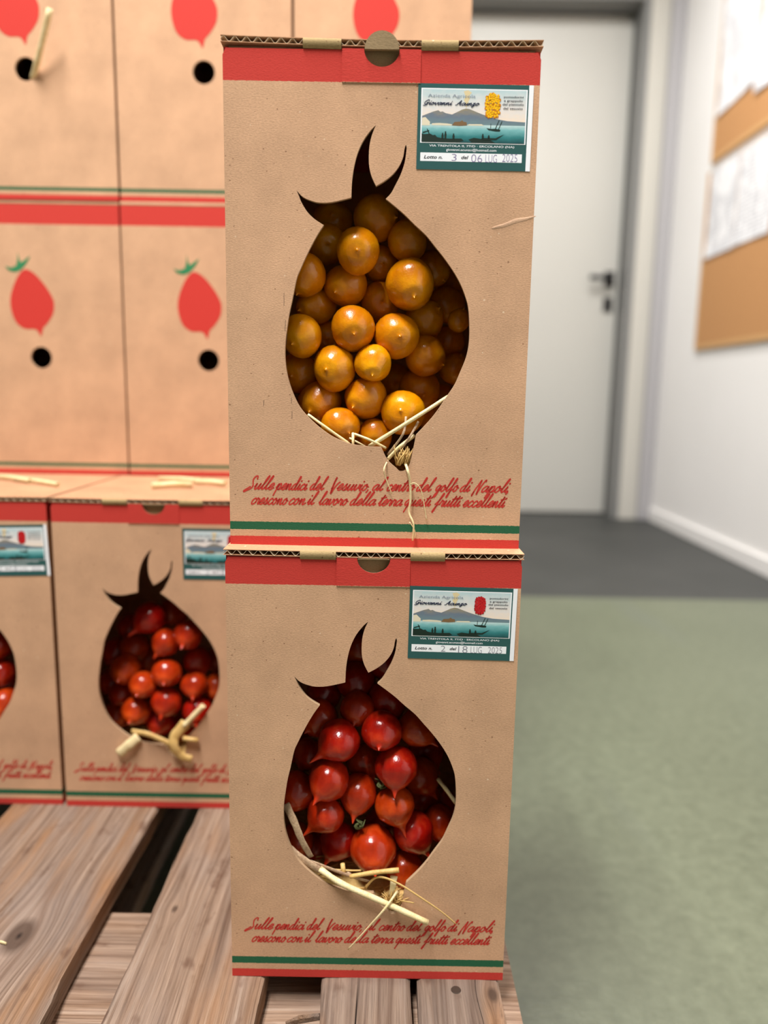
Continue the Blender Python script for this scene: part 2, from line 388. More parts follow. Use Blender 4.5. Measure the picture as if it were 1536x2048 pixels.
# notice boards on the right wall
def notice_board(y0, y1, z0, z1, label):
    b = empty('notice_board', (XW, (y0 + y1) / 2, z0)); tag(b, label, 'notice board', 'cork notice boards')
    L = (y1 - y0) / 2; H = z1 - z0
    mesh_obj('cork_panel', box_me(-0.012, -0.0005, -L + 0.01, L - 0.01, 0.01, H - 0.01), M_cork, b)
    for a in ((-L, L, 0, 0.022), (-L, L, H - 0.022, H), (-L, -L + 0.022, 0.022, H - 0.022), (L - 0.022, L, 0.022, H - 0.022)):
        mesh_obj('frame_rail', box_me(-0.0122, -0.0005, a[0], a[1], a[2], a[3], 0.002), M_pine, b)
notice_board(1.75, 3.085, 0.77, 1.452, 'cork notice board with wooden frame, lower one on the right wall')
notice_board(1.75, 3.07, 1.483, 2.25, 'cork notice board with wooden frame, upper one on the right wall')
def sheet(yc, zc, w, h, tilt, seed, label, dx=0.0):
    V, Fc = [], []
    n = 8
    for i in range(n + 1):
        for j in range(n + 1):
            u, w_ = i / n - 0.5, j / n - 0.5
            V.append((-0.0010 - 0.012 * max(0, -w_ - 0.2) ** 2 * 6 * (0.4 + abs(u)), u * w, w_ * h))
    for i in range(n):
        for j in range(n):
            a = i * (n + 1) + j; Fc.append((a, a + 1, a + n + 2, a + n + 1))
    o = mesh_obj('paper_sheet', mk(V, Fc, smooth=True), paper_mat('printed_paper', seed), None, (XW - 0.0125 - dx, yc, zc), (tilt, 0, 0))
    tag(o, label, 'paper', 'papers on the notice boards')
sheet(2.93, 1.285, 0.24, 0.33, 0.0, 1.3, 'white printed sheet nearest the door on the lower cork board')
sheet(2.675, 1.285, 0.26, 0.325, 0.01, 2.9, 'white printed sheet in the middle of the lower cork board')
sheet(2.39, 1.29, 0.26, 0.33, -0.01, 4.1, 'white printed sheet at the frame edge of the lower cork board')
sheet(2.9, 1.86, 0.30, 0.42, -0.05, 5.7, 'large grey printed sheet nearest the door on the upper cork board')
sheet(2.56, 1.83, 0.34, 0.44, 0.04, 7.7, 'large printed sheet overlapping the picture edge on the upper cork board', 0.002)

# ------------------------------------------------------------------ pallet
PZ, PT = 0.144, 0.022
PX0, PX1, PY0, PY1 = -0.69, 0.107, 0.40, 1.60
pal = empty('pallet', ((PX0 + PX1) / 2, (PY0 + PY1) / 2, 0)); tag(pal, 'weathered wooden shipping pallet under the cardboard boxes', 'pallet')
PC = Vector((pal.location.x, pal.location.y, 0))
def board(name, x0, x1, y0, y1, z0, z1, mt, seed, rough=0.0016, along='y'):
    """rough sawn board: rounded cross-section swept with uneven edges"""
    cx, cy = (x0 + x1) / 2, (y0 + y1) / 2
    if along == 'y': L0, L1, A0, A1 = y0, y1, x0, x1
    else: L0, L1, A0, A1 = x0, x1, y0, y1
    N = max(8, int((L1 - L0) / 0.02)); b = 0.0025
    ring = [(A0, z0 + b), (A0, z1 - b), (A0 + b, z1), ((2 * A0 + A1) / 3, z1), ((A0 + 2 * A1) / 3, z1), (A1 - b, z1), (A1, z1 - b), (A1, z0 + b), (A1 - b, z0), (A0 + b, z0)]
    V = []; R = len(ring)
    for i in range(N + 1):
        l = L0 + (L1 - L0) * i / N
        for k, (a, z) in enumerate(ring):
            e = 1.0 if k in (0, 1, 2, 5, 6, 7, 8, 9) else 0.0
            da = noise.noise(Vector((l * 9, (0 if a < (A0 + A1) / 2 else 7) + seed, 0))) * rough * e * 1.5
            da += noise.noise(Vector((l * 45, k * 0.9 + seed, 3))) * rough * 0.6 * e
            dz = -abs(noise.noise(Vector((l * 14, k * 1.7 + seed, 5)))) * rough * 0.8 if k in (2, 5) else 0
            p = (a + da, l) if along == 'y' else (l, a + da)
            V.append((p[0] - cx, p[1] - cy, z + dz - z0))
    Fc = []
    for i in range(N):
        for k in range(R):
            k2 = (k + 1) % R
            q = (i * R + k, (i + 1) * R + k, (i + 1) * R + k2, i * R + k2)
            Fc.append(q if along == 'y' else q[::-1])
    e0 = tuple(range(R)); e1 = tuple(N * R + k for k in range(R))
    Fc += [e0, e1[::-1]] if along == 'y' else [e0[::-1], e1]
    me = mk(V, Fc)
    return mesh_obj(name, me, mt, pal, Vector((cx, cy, z0)) - PC)
W_top = [wood('pallet_wood_knotty', 'y', 3.1, knot=(0.0246, -0.4792, 0.0125), warm=0.7, tone=0.62, split=0.31), wood('pallet_wood_grey', 'y', 11.7, knot=(-0.0329, -0.4455, 0.0045), warm=0.4, tone=0.64, split=0.30),
         wood('pallet_wood_brown', 'y', 23.3, warm=0.75, tone=0.55, split=0.32), wood('pallet_wood_split', 'y', 31.9, knot=(0.0239, -0.5285, 0.0055), warm=0.75, tone=0.50, split=0.33)]
W_cross = wood('pallet_wood_cross', 'x', 41.0, warm=0.2, rings=165.0)
tops = [(-0.690, -0.580, 1), (-0.537, -0.430, 2), (-0.383, -0.2305, 0), (-0.1875, -0.084, 1), (-0.0388, 0.0262, 2), (0.0283, 0.0925, 3)]
planks = []
for i, (a, b_, k) in enumerate(tops):
    planks.append(board('plank', a, b_, PY0, PY1, PZ - PT, PZ, W_top[k], i * 3.3, 0.0022))
for y0 in (0.435, 0.93, 1.455):
    board('cross_board', PX0, PX1, y0, y0 + 0.145, PZ - 2 * PT, PZ - PT - 0.0002, W_cross, y0 * 10, 0.002, 'x')
for x0 in (PX0 + 0.002, -0.36, 0.005):
    for y0 in (0.437, 0.93, 1.455):
        board('block', x0, x0 + 0.1, y0 + 0.002, y0 + 0.143, 0.0222, PZ - 2 * PT - 0.0002, W_cross, x0 * 5 + y0, 0.001)
    board('runner', x0, x0 + 0.1, PY0 + 0.02, PY1, 0.0002, 0.022, W_top[1], x0 * 7, 0.001)
p = atZ(912, 1980, PZ)
nl = mesh_obj('nail', None or mk(*join_pydata([tube([(0, 0, -0.012), (0, 0, -0.0006), (0, 0, 0.0004)], [0.0035, 0.0042, 0.0034], 14, up=Vector((0, 1, 0)))]), smooth=False), M_steel, pal, p - PC)
a, b_ = atZ(572, 2047, PZ - PT + 0.006), atZ(640, 2033, PZ - PT + 0.012)
V, Fc = tube([a, a.lerp(b_, 0.4) + Vector((0, 0, 0.001)), b_], [0.0015, 0.0035, 0.003], 6, flatten=0.5)
mesh_obj('splinter', mk([Vector(v) - PC for v in V], Fc), W_top[2], pal)

# ------------------------------------------------------------------ hand-lettered script
GL = {  # letter: (advance, strokes); x-height 1, unslanted
 'a': (1.05, [[(.78, .8), (.5, 1.0), (.12, .62), (.1, .15), (.32, .0), (.62, .35), (.82, .95), (.75, .3), (.88, .02), (1.1, .3)]]),
 'c': (.78, [[(.7, .78), (.5, 1.0), (.12, .6), (.14, .1), (.42, .0), (.82, .32)]]),
 'd': (1.05, [[(.7, .8), (.45, 1.0), (.1, .6), (.1, .12), (.34, .0), (.6, .4), (.82, 1.5), (.86, 2.05), (.72, 2.15), (.66, 1.6), (.68, .25), (.84, .0), (1.1, .3)]]),
 'e': (.84, [[(.0, .3), (.4, .42), (.68, .78), (.5, 1.04), (.16, .66), (.16, .12), (.42, .0), (.86, .32)]]),
 'f': (.75, [[(.0, .3), (.35, .9), (.62, 1.7), (.62, 2.1), (.48, 2.0), (.38, 1.1), (.36, -.3), (.28, -.95), (.14, -.8), (.3, -.1), (.5, .25), (.8, .35)]]),
 'g': (.98, [[(.72, .8), (.45, 1.0), (.12, .65), (.12, .25), (.32, .1), (.6, .45), (.78, .95), (.7, .1), (.58, -.75), (.36, -.95), (.3, -.6), (.62, .0), (1.0, .3)]]),
 'i': (.5, [[(.0, .3), (.22, .98), (.18, .25), (.3, .0), (.55, .3)], [(.22, 1.38), (.26, 1.5)]]),
 'l': (.62, [[(.0, .3), (.34, 1.2), (.5, 2.0), (.42, 2.2), (.26, 1.7), (.2, .4), (.34, .0), (.66, .3)]]),
 'm': (1.5, [[(.0, .5), (.16, .98), (.12, .0), (.3, .6), (.52, .98), (.58, .6), (.55, .0), (.72, .6), (.96, .98), (1.04, .7), (1.02, .15), (1.2, .0), (1.5, .3)]]),
 'n': (1.02, [[(.0, .5), (.16, .98), (.12, .0), (.3, .6), (.54, .98), (.64, .75), (.6, .15), (.76, .0), (1.06, .3)]]),
 'o': (.92, [[(.5, 1.0), (.16, .78), (.1, .2), (.34, .0), (.64, .3), (.62, .85), (.42, .98), (.5, .72), (.9, .62)]]),
 'p': (1.0, [[(.0, .3), (.28, 1.0), (.18, .0), (.1, -.95)], [(.2, .3), (.45, .9), (.68, .95), (.76, .5), (.54, .04), (.28, .1)], [(.5, .03), (.8, .08), (1.05, .32)]]),
 'q': (.98, [[(.72, .8), (.45, 1.0), (.12, .65), (.12, .25), (.32, .1), (.6, .45), (.78, .95), (.7, .1), (.56, -1.0)], [(.62, -.35), (.8, .1), (1.0, .35)]]),
 'r': (.76, [[(.0, .3), (.18, 1.02), (.3, .84), (.56, .86), (.48, .25), (.6, .0), (.82, .3)]]),
 's': (.78, [[(.0, .2), (.2, .55), (.42, 1.08), (.4, .8), (.56, .4), (.42, .02), (.12, .06)], [(.42, .02), (.6, .08), (.82, .32)]]),
 't': (.62, [[(.0, .3), (.3, 1.2), (.42, 1.75), (.26, .7), (.24, .1), (.38, .0), (.68, .3)], [(.02, 1.2), (.4, 1.25), (.8, 1.38)]]),
 'u': (1.04, [[(.0, .4), (.16, .98), (.12, .2), (.3, .0), (.55, .35), (.76, .98), (.7, .25), (.82, .0), (1.08, .3)]]),
 'v': (.88, [[(.0, .5), (.16, .98), (.2, .25), (.34, .0), (.64, .5), (.7, .98), (.92, .72)]]),
 'z': (.85, [[(.05, .85), (.6, .98), (.1, .1), (.4, .2), (.5, -.2), (.3, -.7), (.15, -.55), (.85, .3)]]),
 'S': (1.35, [[(1.12, 1.65), (.98, 2.12), (.66, 2.05), (.52, 1.6), (.74, 1.05), (.98, .55), (.8, .08), (.36, -.2), (.02, -.42), (-.06, -.22), (.3, .12), (.62, .42)]]),
 'V': (1.0, [[(.1, .32), (.16, .2), (.28, .3)], [(.0, 2.0), (.02, 1.2), (.2, .1), (.36, -.55), (.44, -.45), (.5, .3), (.66, .95), (.9, 1.3)], [(.06, 2.0), (.1, 1.2), (.28, .1), (.4, -.5)]]),
 'N': (1.3, [[(.22, -.62), (.26, -.4), (.2, .3), (.3, 1.1), (.42, 1.95), (.56, 1.0), (.82, -.4), (.84, .1), (.9, 1.2), (1.1, 1.98), (1.2, 1.7)], [(.16, -.5), (.2, .1)]]),
 'G': (1.35, [[(1.0, 1.6), (.8, 2.0), (.3, 1.6), (.1, .8), (.35, .15), (.8, .4), (1.0, .95), (.9, .1), (.5, -.35), (.1, -.3)], [(.65, .85), (1.2, .95)]]),
 'A': (1.35, [[(-.1, .0), (.2, .15), (.55, 1.2), (.8, 2.0), (.85, 1.0), (.95, .1), (1.25, .15)], [(.25, .7), (1.1, .85)]]),
 ',': (.4, [[(.14, .14), (.16, .0), (.06, -.28)]]),
}
SHEAR = 0.55
def script_word(word, SHEAR=SHEAR):
    x = 0; out = []
    for ch in word:
        adv, st = GL[ch]
        for s in st:
            pts = crom([(px + x, pz, 0) for px, pz in s], 5)
            out.append([(p.x + SHEAR * p.y, p.y) for p in pts])
        x += adv
    return out
def ribbon(pts, w, y=0.0):
    P = [Vector((a, b, 0)) for a, b in pts]; V, Fc = [], []; n = len(P)
    for i, p in enumerate(P):
        d = P[min(i + 1, n - 1)] - P[max(i - 1, 0)]
        if d.length < 1e-9: d = Vector((1, 0, 0))
        d.normalize(); nn = Vector((-d.y, d.x, 0)) * (w / 2)
        V += [(p.x + nn.x, y, p.y + nn.y), (p.x - nn.x, y, p.y - nn.y)]
    for i in range(n - 1): Fc.append((2 * i, 2 * i + 1, 2 * i + 3, 2 * i + 2))
    for p in (P[0], P[-1]):
        o = len(V); V += [(p.x + w / 2 * math.cos(k * math.pi / 4), y, p.y + w / 2 * math.sin(k * math.pi / 4)) for k in range(8)]
        Fc.append(tuple(range(o, o + 8)))
    return V, Fc
def script_mesh(words, stroke, shear=SHEAR):
    """words: (text, x0, x1, baseline z, x-height)"""
    parts = []
    for wtxt, x0, x1, zb, xh in words:
        st = script_word(wtxt, shear)
        lo = min(p[0] for s in st for p in s); hi = max(p[0] for s in st for p in s)
        k = (x1 - x0) / (hi - lo)
        for s in st: parts.append(ribbon([(x0 + (p[0] - lo) * k, zb + p[1] * xh) for p in s], stroke))
    return mk(*join_pydata(parts))
def type_mesh(lines, bold=0.0, shear=0.0, y=0.0):
    """printed type: (text, x0, x1, z0, z1) each fitted to its box"""
    V, Fc = [], []
    for txt, x0, x1, z0, z1 in lines:
        cu = bpy.data.curves.new('type', 'FONT'); cu.body = txt; cu.size = 10; cu.shear = shear; cu.offset = bold; cu.resolution_u = 3
        me = curve_to_mesh(cu)
        xs = [v.co.x for v in me.vertices]; ys = [v.co.y for v in me.vertices]
        a, b, c, d = min(xs), max(xs), min(ys), max(ys)
        o = len(V)
        V += [(x0 + (v.co.x - a) / (b - a) * (x1 - x0), y, z0 + (v.co.y - c) / (d - c) * (z1 - z0)) for v in me.vertices]
        Fc += [tuple(i + o for i in p.vertices) for p in me.polygons]
        bpy.data.meshes.remove(me)
    return mk(V, Fc)

# ------------------------------------------------------------------ tomato boxes
UP = Vector((-0.0062, 0.5016, 0.4661)); LOW = Vector((-0.0064, 0.4845, 0.144))
def loc_up(x, y):                      # a point of the upper box's front panel, in the box's own metres
    p = atY(x, y, UP.y) - UP; return (p.x, p.z)
c3 = lambda q: [(540 + .2865 * x, 230 + .2865 * y) for x, y in q]
c4 = lambda q: [(540 + .2865 * x, 560 + .2865 * y) for x, y in q]
seg = lambda q, n=4: [(p.x, p.y) for p in crom([(a, b, 0) for a, b in q], n)]
left_leaf_up = c3([(185, 525), (230, 572), (300, 602), (360, 612), (430, 608), (500, 593), (567, 576)])
mid_l = c3([(567, 576), (572, 470), (585, 370), (610, 270), (650, 180), (700, 110), (740, 70)])
mid_r = c3([(740, 70), (715, 130), (697, 200), (690, 280), (693, 360), (710, 430), (740, 495)])
rl_u = c3([(740, 495), (800, 460), (860, 410), (905, 350), (930, 290), (938, 240), (947, 208)])
rl_d = c3([(947, 208), (954, 225), (950, 270), (938, 340), (910, 420), (880, 480), (845, 545), (808, 585)])
body_r = c3([(808, 585), (870, 635), (940, 695), (1010, 765), (1090, 840), (1150, 915), (1210, 990), (1280, 1090), (1330, 1180), (1365, 1270), (1385, 1350), (1393, 1470)]) + \
    c4([(1390, 440), (1370, 540), (1330, 640), (1290, 730), (1230, 820), (1170, 910), (1110, 985), (1020, 1080)])
nip = c4([(1020, 1080), (1000, 1180), (975, 1280), (945, 1325), (910, 1335), (880, 1312), (820, 1255), (775, 1165)])
body_l = c4([(775, 1165), (700, 1163), (620, 1155), (550, 1140), (450, 1100), (360, 1040), (280, 970), (210, 890), (160, 790), (125, 680), (107, 560), (107, 440), (120, 330), (135, 230), (155, 140)]) + \
    c3([(185, 1145), (210, 1080), (255, 980), (300, 890), (340, 820), (375, 768)])
ll_d = c3([(375, 768), (310, 725), (260, 675), (220, 610), (200, 560), (185, 525)])
cut = []
for s_ in (left_leaf_up, mid_l, mid_r, rl_u, rl_d, body_r, nip, body_l, ll_d): cut += seg(s_)[:-1]
CUT = [loc_up(*p) for p in cut]
NX = loc_up(764, 100)[0]; NR = 0.0112; NZ = BH + 0.0005
def notch(r=NR, n=14, x=NX, z=BH):                                  # thumb notch, going right to left along the bottom of the half circle
    return [(x + r * math.cos(a), z - r * 0.93 * math.sin(a)) for a in [math.pi * k / n for k in range(n + 1)]]
h2 = BW / 2
ME_front = plate([(-h2, 0), (h2, 0), (h2, BH - 0.004), (h2 - 0.002, BH)] + notch() + [(-h2 + 0.002, BH), (-h2, BH - 0.004)], [CUT], BT, 0.0)
LFX0, LFX1 = loc_up(684, 130)[0], loc_up(842, 130)[0]
ME_lock = plate([(LFX0, 0.2983), (LFX1, 0.2983), (LFX1, BH + 0.0005)] + notch(NR, z=BH + 0.0005) + [(LFX0, BH + 0.0005)], [], 0.0006, -0.00065)
ME_side = {s: box_me(s * h2 - (BT if s > 0 else 0), s * h2 + (BT if s < 0 else 0), BT, BD - BT, 0.0, BH) for s in (-1, 1)}
ME_back = box_me(-h2, h2, BD - BT, BD, 0.0, BH)
ME_floor = box_me(-h2 + BT, h2 - BT, BT, BD - BT, 0.0005, BT)
ME_tuck = box_me(-h2 + BT + 0.0002, h2 - BT - 0.0002, BT + 0.0004, BT + 0.0030, BH - 0.040, BH + 0.0005)
LZ, LT = BH + 0.0006, 0.0040                                        # lid underside and thickness
TAB1 = (loc_up(606, 90)[0], loc_up(683, 90)[0]); TAB2 = (loc_up(843, 90)[0], loc_up(917, 90)[0])
def lid_meshes(lift, LZ=LZ):
    """two liners lifted at the corners, plus the wavy medium at the front edge"""
    def zz(x): return LZ + lift * (abs(x) / h2) ** 2
    x0, x1 = -h2 - 0.001, h2 + 0.001; N = 24
    def liner(dz, th):
        V, Fc = [], []
        for i in range(N + 1):
            x = x0 + (x1 - x0) * i / N; z = zz(x) + dz; zb = LZ + dz
            V += [(x, -0.0008, z), (x, -0.0008, z + th), (x, BD * 0.35, zb + (z - zb) * 0.2), (x, BD * 0.35, zb + (z - zb) * 0.2 + th), (x, BD, zb), (x, BD, zb + th)]
        for i in range(N):
            a, b = i * 6, i * 6 + 6
            Fc += [(a, b, b + 1, a + 1), (a + 1, b + 1, b + 3, a + 3), (a + 3, b + 3, b + 5, a + 5), (a + 5, b + 5, b + 4, a + 4), (a, a + 2, b + 2, b), (a + 2, a + 4, b + 4, b + 2)]
        for a in (0, N * 6): 
            q = [(a, a + 1, a + 3, a + 2), (a + 2, a + 3, a + 5, a + 4)]
            Fc += q if a else [f[::-1] for f in q]
        return V, Fc
    lid = mk(*join_pydata([liner(0, 0.0004), liner(LT - 0.0004, 0.0004)]))
    V, Fc = [], []; n = 720
    for i in range(n + 1):
        x = x0 + (x1 - x0) * i / n
        ph = (x - x0) / 0.0072 * 2 * math.pi
        z = zz(x) + LT / 2 + (LT / 2 - 0.0005) * math.sin(ph)
        V += [(x, -0.0006, z - 0.00013), (x, -0.0006, z + 0.00013), (x, 0.012, z + 0.00013 - lift * 0.05), (x, 0.012, z - 0.00013 - lift * 0.05)]
    for i in range(n):
        a, b = 4 * i, 4 * i + 4
        Fc += [(a, b, b + 1, a + 1), (a + 1, b + 1, b + 2, a + 2), (a + 3, a, b, b + 3)[::-1]]
    flute = mk(V, Fc, smooth=False)
    tabs = []
    for a, b in (TAB1, TAB2):
        V, Fc = [], []; k = 0
        prof = [(0.0, LT + 0.0003), (-0.0013, LT - 0.0002), (-0.0017, LT * 0.5), (-0.0014, -0.0006), (-0.0002, -0.0018)]
        for i in range(9):
            x = a + (b - a) * i / 8
            for (yy, dz) in prof: V.append((x, yy, zz(x) + dz))
        for i in range(8):
            for j in range(4): Fc.append((i * 5 + j, i * 5 + j + 1, i * 5 + j + 6, i * 5 + j + 5))
        tabs.append(mk(V, Fc, smooth=True))
    return lid, flute, tabs
LIDS = {'up': lid_meshes(0.0014, LZ + 0.0012), 'low': lid_meshes(0.0004)}
# the lid's round thumb tab: stands up through the notch on the upper box
def half_disc(r, up, n=14):
    a0, a1 = (0, math.pi) if up else (math.pi, 2 * math.pi)
    return [(NX + r * math.cos(a0 + (a1 - a0) * k / n), r * math.sin(a0 + (a1 - a0) * k / n)) for k in range(n + 1)]
ME_thumb_up = plate([(x, z + BH - 0.0005) for x, z in half_disc(0.0108, True)], [], 0.0025, -0.0026)
ME_thumb_in = plate([(x, z + BH) for x, z in half_disc(0.0125, False)], [], 0.0008, BT - 0.0006)
V, Fc = [], []
ME_thumb_low = plate([(x, z * 0.10 + BH - 0.0004) for x, z in half_disc(0.0108, True)], [], 0.0025, -0.0010)

# printed slogan
W1 = [('Sulle', 487, 549, 978, 979), ('pendici', 546, 618, 979, 979.6), ('del', 620, 657, 979.6, 980), ('Vesuvio,', 661, 737, 980, 981), ('al', 745, 776, 981, 981.5),
      ('centro', 774, 830, 981.5, 982), ('del', 833, 872, 982, 982.5), ('golfo', 867, 917, 982.5, 983), ('di', 920, 944, 983, 983.5), ('Napoli,', 943, 1020, 984, 985)]
W2 = [('crescono', 503, 576, 1008, 1008.6), ('con', 578, 611, 1008.8, 1009), ('il', 615, 638, 1009, 1009), ('lavoro', 638, 696, 1009.4, 1010), ('della', 700, 752, 1010, 1010.5),
      ('terra', 757, 805, 1011, 1011.4), ('questi', 807, 865, 1011.5, 1012), ('frutti', 864, 924, 1012.5, 1013), ('eccellenti', 926, 1013, 1013.5, 1014)]
words = []
for w_, x0, x1, y0, y1 in W1 + W2:
    a = loc_up(x0, y0); b = loc_up(x1, y0)
    words.append((w_, a[0], b[0], a[1], 0.0043))
ME_slogan = script_mesh(words, 0.00088)

# printed label
def sticker_space():
    a = loc_up(836.4, 168); b = loc_up(1067.6, 167); c = loc_up(834, 339)
    return a, (b[0] - a[0]), (a[1] - c[1])
SA, SW, SH = sticker_space()
S = lambda x, y: ((x - 90) / 1268 * SW - SW / 2, SH / 2 - (y - 98) / 942 * SH)     # label drawing grid (1268 x 942)
P_ = lambda q: [S(*p) for p in q]
def rect(x0, y0, x1, y1): return P_([(x0, y1), (x1, y1), (x1, y0), (x0, y0)])
M_teal = plain('label_teal_ink', srgb(44, 88, 86), 0.4, 0.4)
M_white = plain('label_white_paper', srgb(244, 246, 250), 0.4, 0.4)
def vgrad(name, stops, z0, z1, nz=0.0):
    t = NT(name); tc = t.n('ShaderNodeTexCoord'); sx = t.n('ShaderNodeSeparateXYZ'); t.l(tc.outputs['Object'], sx.inputs[0])
    mr = t.n('ShaderNodeMapRange'); mr.inputs[1].default_value = z0; mr.inputs[2].default_value = z1; t.l(sx.outputs[2], mr.inputs[0])
    fac = mr.outputs[0]
    if nz: fac = t.math('ADD', fac, t.math('MULTIPLY', t.math('SUBTRACT', t.noise(t.coord('Object', (1, 1, 2.5)), 160, 4), 0.5), nz))
    t.color(t.ramp(fac, stops)); t.rough(0.4); return t.m
zS = lambda y: S(0, y)[1]
M_sky = vgrad('label_sky', [(0, srgb(246, 226, 206)), (0.4, srgb(232, 226, 222)), (1, srgb(190, 212, 216))], zS(500), zS(155), 0.7)
M_sea = vgrad('label_sea', [(0, srgb(22, 74, 78)), (0.35, srgb(50, 128, 130)), (0.75, srgb(124, 186, 188)), (1, srgb(196, 222, 222))], zS(735), zS(540), 0.25)
M_mount = vgrad('label_mountain', [(0, srgb(112, 138, 144)), (0.5, srgb(108, 122, 138)), (1, srgb(150, 140, 118))], zS(540), zS(365), 0.8)
M_navy = plain('label_navy_ink', srgb(34, 44, 72), 0.5)
M_brownp = plain('label_castle_brown', srgb(126, 98, 66), 0.5)
M_cream = plain('label_cream', srgb(226, 216, 190), 0.5)
M_darkgreen = plain('label_dark_shore', srgb(26, 44, 36), 0.5)
M_smoke = plain('label_smoke', srgb(222, 204, 160), 0.5)
M_blackink = plain('label_black_ink', srgb(28, 28, 36), 0.5)
M_greyink = plain('label_grey_ink', srgb(136, 146, 160), 0.5)
M_stamp = plain('stamp_ink', srgb(136, 124, 164), 0.6)
M_stamp2 = plain('stamp_ink_grey', srgb(128, 130, 142), 0.6)
M_bunch_y = plain('label_yellow_ink', srgb(250, 190, 20), 0.4); M_bunch_yd = plain('label_amber_ink', srgb(206, 126, 16), 0.4)
M_bunch_r = plain('label_red_ink', srgb(206, 36, 40), 0.4); M_bunch_rd = plain('label_dark_red_ink', srgb(140, 16, 24), 0.4)
def discs(cx, cy, rx, ry, n, r, seed):
    rn = random.Random(seed); parts = []; out = []
    tries = 0
    while len(out) < n and tries < 6000:
        tries += 1
        x = rn.uniform(-1, 1); y = rn.uniform(-1, 1)
        if abs(x) ** 3 + abs(y) ** 4 > 1: continue
        p = (cx + x * rx, cy + y * ry)
        if any((p[0] - q[0]) ** 2 + (p[1] - q[1]) ** 2 < (1.5 * r) ** 2 for q in out): continue
        out.append(p)
    for p in out:
        c = S(*p); k = r / 1268 * SW
        parts.append(([(c[0] + k * math.cos(a * math.pi / 4), 0, c[1] + k * math.sin(a * math.pi / 4)) for a in range(8)], [tuple(range(8))]))
    return mk(*join_pydata(parts))
def polys(lst): 
    parts = []
    for q in lst:
        me = flat(P_(q)); parts.append(([v.co[:] for v in me.vertices], [tuple(p.vertices) for p in me.polygons])); bpy.data.meshes.remove(me)
    return mk(*join_pydata(parts))
def T(lines, bold=0.0, shear=0.0):
    out = []
    for s_, x0, x1, y0, y1 in lines:
        a = S(x0, y1); b = S(x1, y0); out.append((s_, a[0], b[0], a[1], b[1]))
    return type_mesh(out, bold, shear)
def person(x, y, h): return [[(x - 10, y), (x - 12, y - h * .55), (x - 7, y - h * .75), (x - 7, y - h), (x + 7, y - h), (x + 8, y - h * .75), (x + 13, y - h * .55), (x + 10, y)]]
STK = [  # name, mesh, material, layer
 ('white_margin', flat(rect(1308, 93, 1358, 1040)), M_white, 1),
 ('picture_border', flat(rect(126, 143, 1294, 745)), M_white, 1),
 ('printed_sky', flat(rect(140, 155, 1280, 545)), M_sky, 2),
 ('printed_smoke', polys([[(592, 172), (640, 160), (680, 185), (655, 215), (660, 250), (640, 300), (625, 360), (615, 300), (596, 270), (612, 230)]]), M_smoke, 3),
 ('printed_mountain', polys([[(140, 540), (140, 450), (200, 425), (260, 400), (318, 384), (340, 402), (365, 396), (400, 415), (470, 428), (530, 398), (580, 372), (620, 360), (660, 364), (720, 388), (790, 415), (860, 438), (960, 468), (1080, 488), (1280, 498), (1280, 540)]]), M_mount, 4),
 ('printed_sea', flat(rect(140, 538, 1280, 735)), M_sea, 5),
 ('printed_town', polys([[(250, 548), (250, 530), (330, 524), (420, 528), (470, 535), (470, 550)], [(640, 545), (660, 530), (800, 528), (830, 545)], [(140, 552), (142, 470), (178, 462), (205, 490), (228, 512), (228, 552)]]), M_cream, 6),
 ('printed_castle', polys([[(470, 548), (500, 510), (560, 505), (585, 490), (600, 505), (632, 510), (640, 545), (560, 552)]]), M_brownp, 7),
 ('printed_shore', polys([[(140, 733), (140, 640), (160, 650), (240, 645), (262, 660), (290, 655), (312, 680), (360, 690), (450, 695), (580, 690), (610, 715), (560, 733)], [(660, 700), (720, 680), (800, 690), (900, 700), (960, 733), (700, 733)]]), M_darkgreen, 6),
 ('printed_figures', polys(person(372, 695, 62) + person(404, 692, 78) + person(494, 695, 58) + person(818, 690, 55) + person(884, 690, 42) + [[(150, 625), (225, 605), (222, 615), (152, 640)], [(195, 590), (205, 590), (232, 650), (222, 655)]]), M_darkgreen, 8),
 ('printed_boat', polys([[(800, 690), (820, 680), (960, 680), (1000, 660), (1055, 636), (1010, 668), (970, 698), (830, 706)], [(855, 570), (900, 578), (960, 576), (1010, 585), (1005, 605), (960, 605), (880, 592)], [(948, 580), (990, 478), (996, 480), (956, 582)], [(985, 580), (1022, 490), (1028, 492), (993, 582)], [(898, 575), (900, 520), (905, 520), (904, 575)]]), M_darkgreen, 8),
 ('printed_company_line', T([('Azienda Agricola', 200, 722, 208, 252)], 0.0), M_greyink, 9),
 ('printed_product_line', T([('pomodorini', 1034, 1250, 214, 242), ('a grappolo', 1036, 1244, 254, 284), ('del piennolo', 1022, 1256, 294, 324), ('del vesuvio', 1032, 1246, 338, 362)], 0.12), M_blackink, 9),
 ('printed_address', T([('VIA TRENTOLA II, 77/D · ERCOLANO (NA)', 228, 1172, 762, 792), ('giovanni.acunzo@hotmail.com', 418, 976, 800, 838)], 0.06), M_white, 3),
 ('lot_strip', flat(rect(132, 852, 1262, 947)), M_white, 1),
 ('printed_lot_line', T([('Lotto n.', 172, 378, 882, 920), ('del', 588, 668, 880, 918)], 0.18, 0.25), M_blackink, 3),
]
def name_line():
    a = S(150, 345); b = S(470, 300); c = S(505, 345); d = S(768, 300)
    xh = 26 / 942 * SH
    return script_mesh([('Giovanni', a[0], b[0], S(0, 325)[1], xh), ('Acunzo', c[0], d[0], S(0, 325)[1], xh)], 0.00045, 0.35)
STK.append(('printed_name_line', name_line(), M_navy, 9))
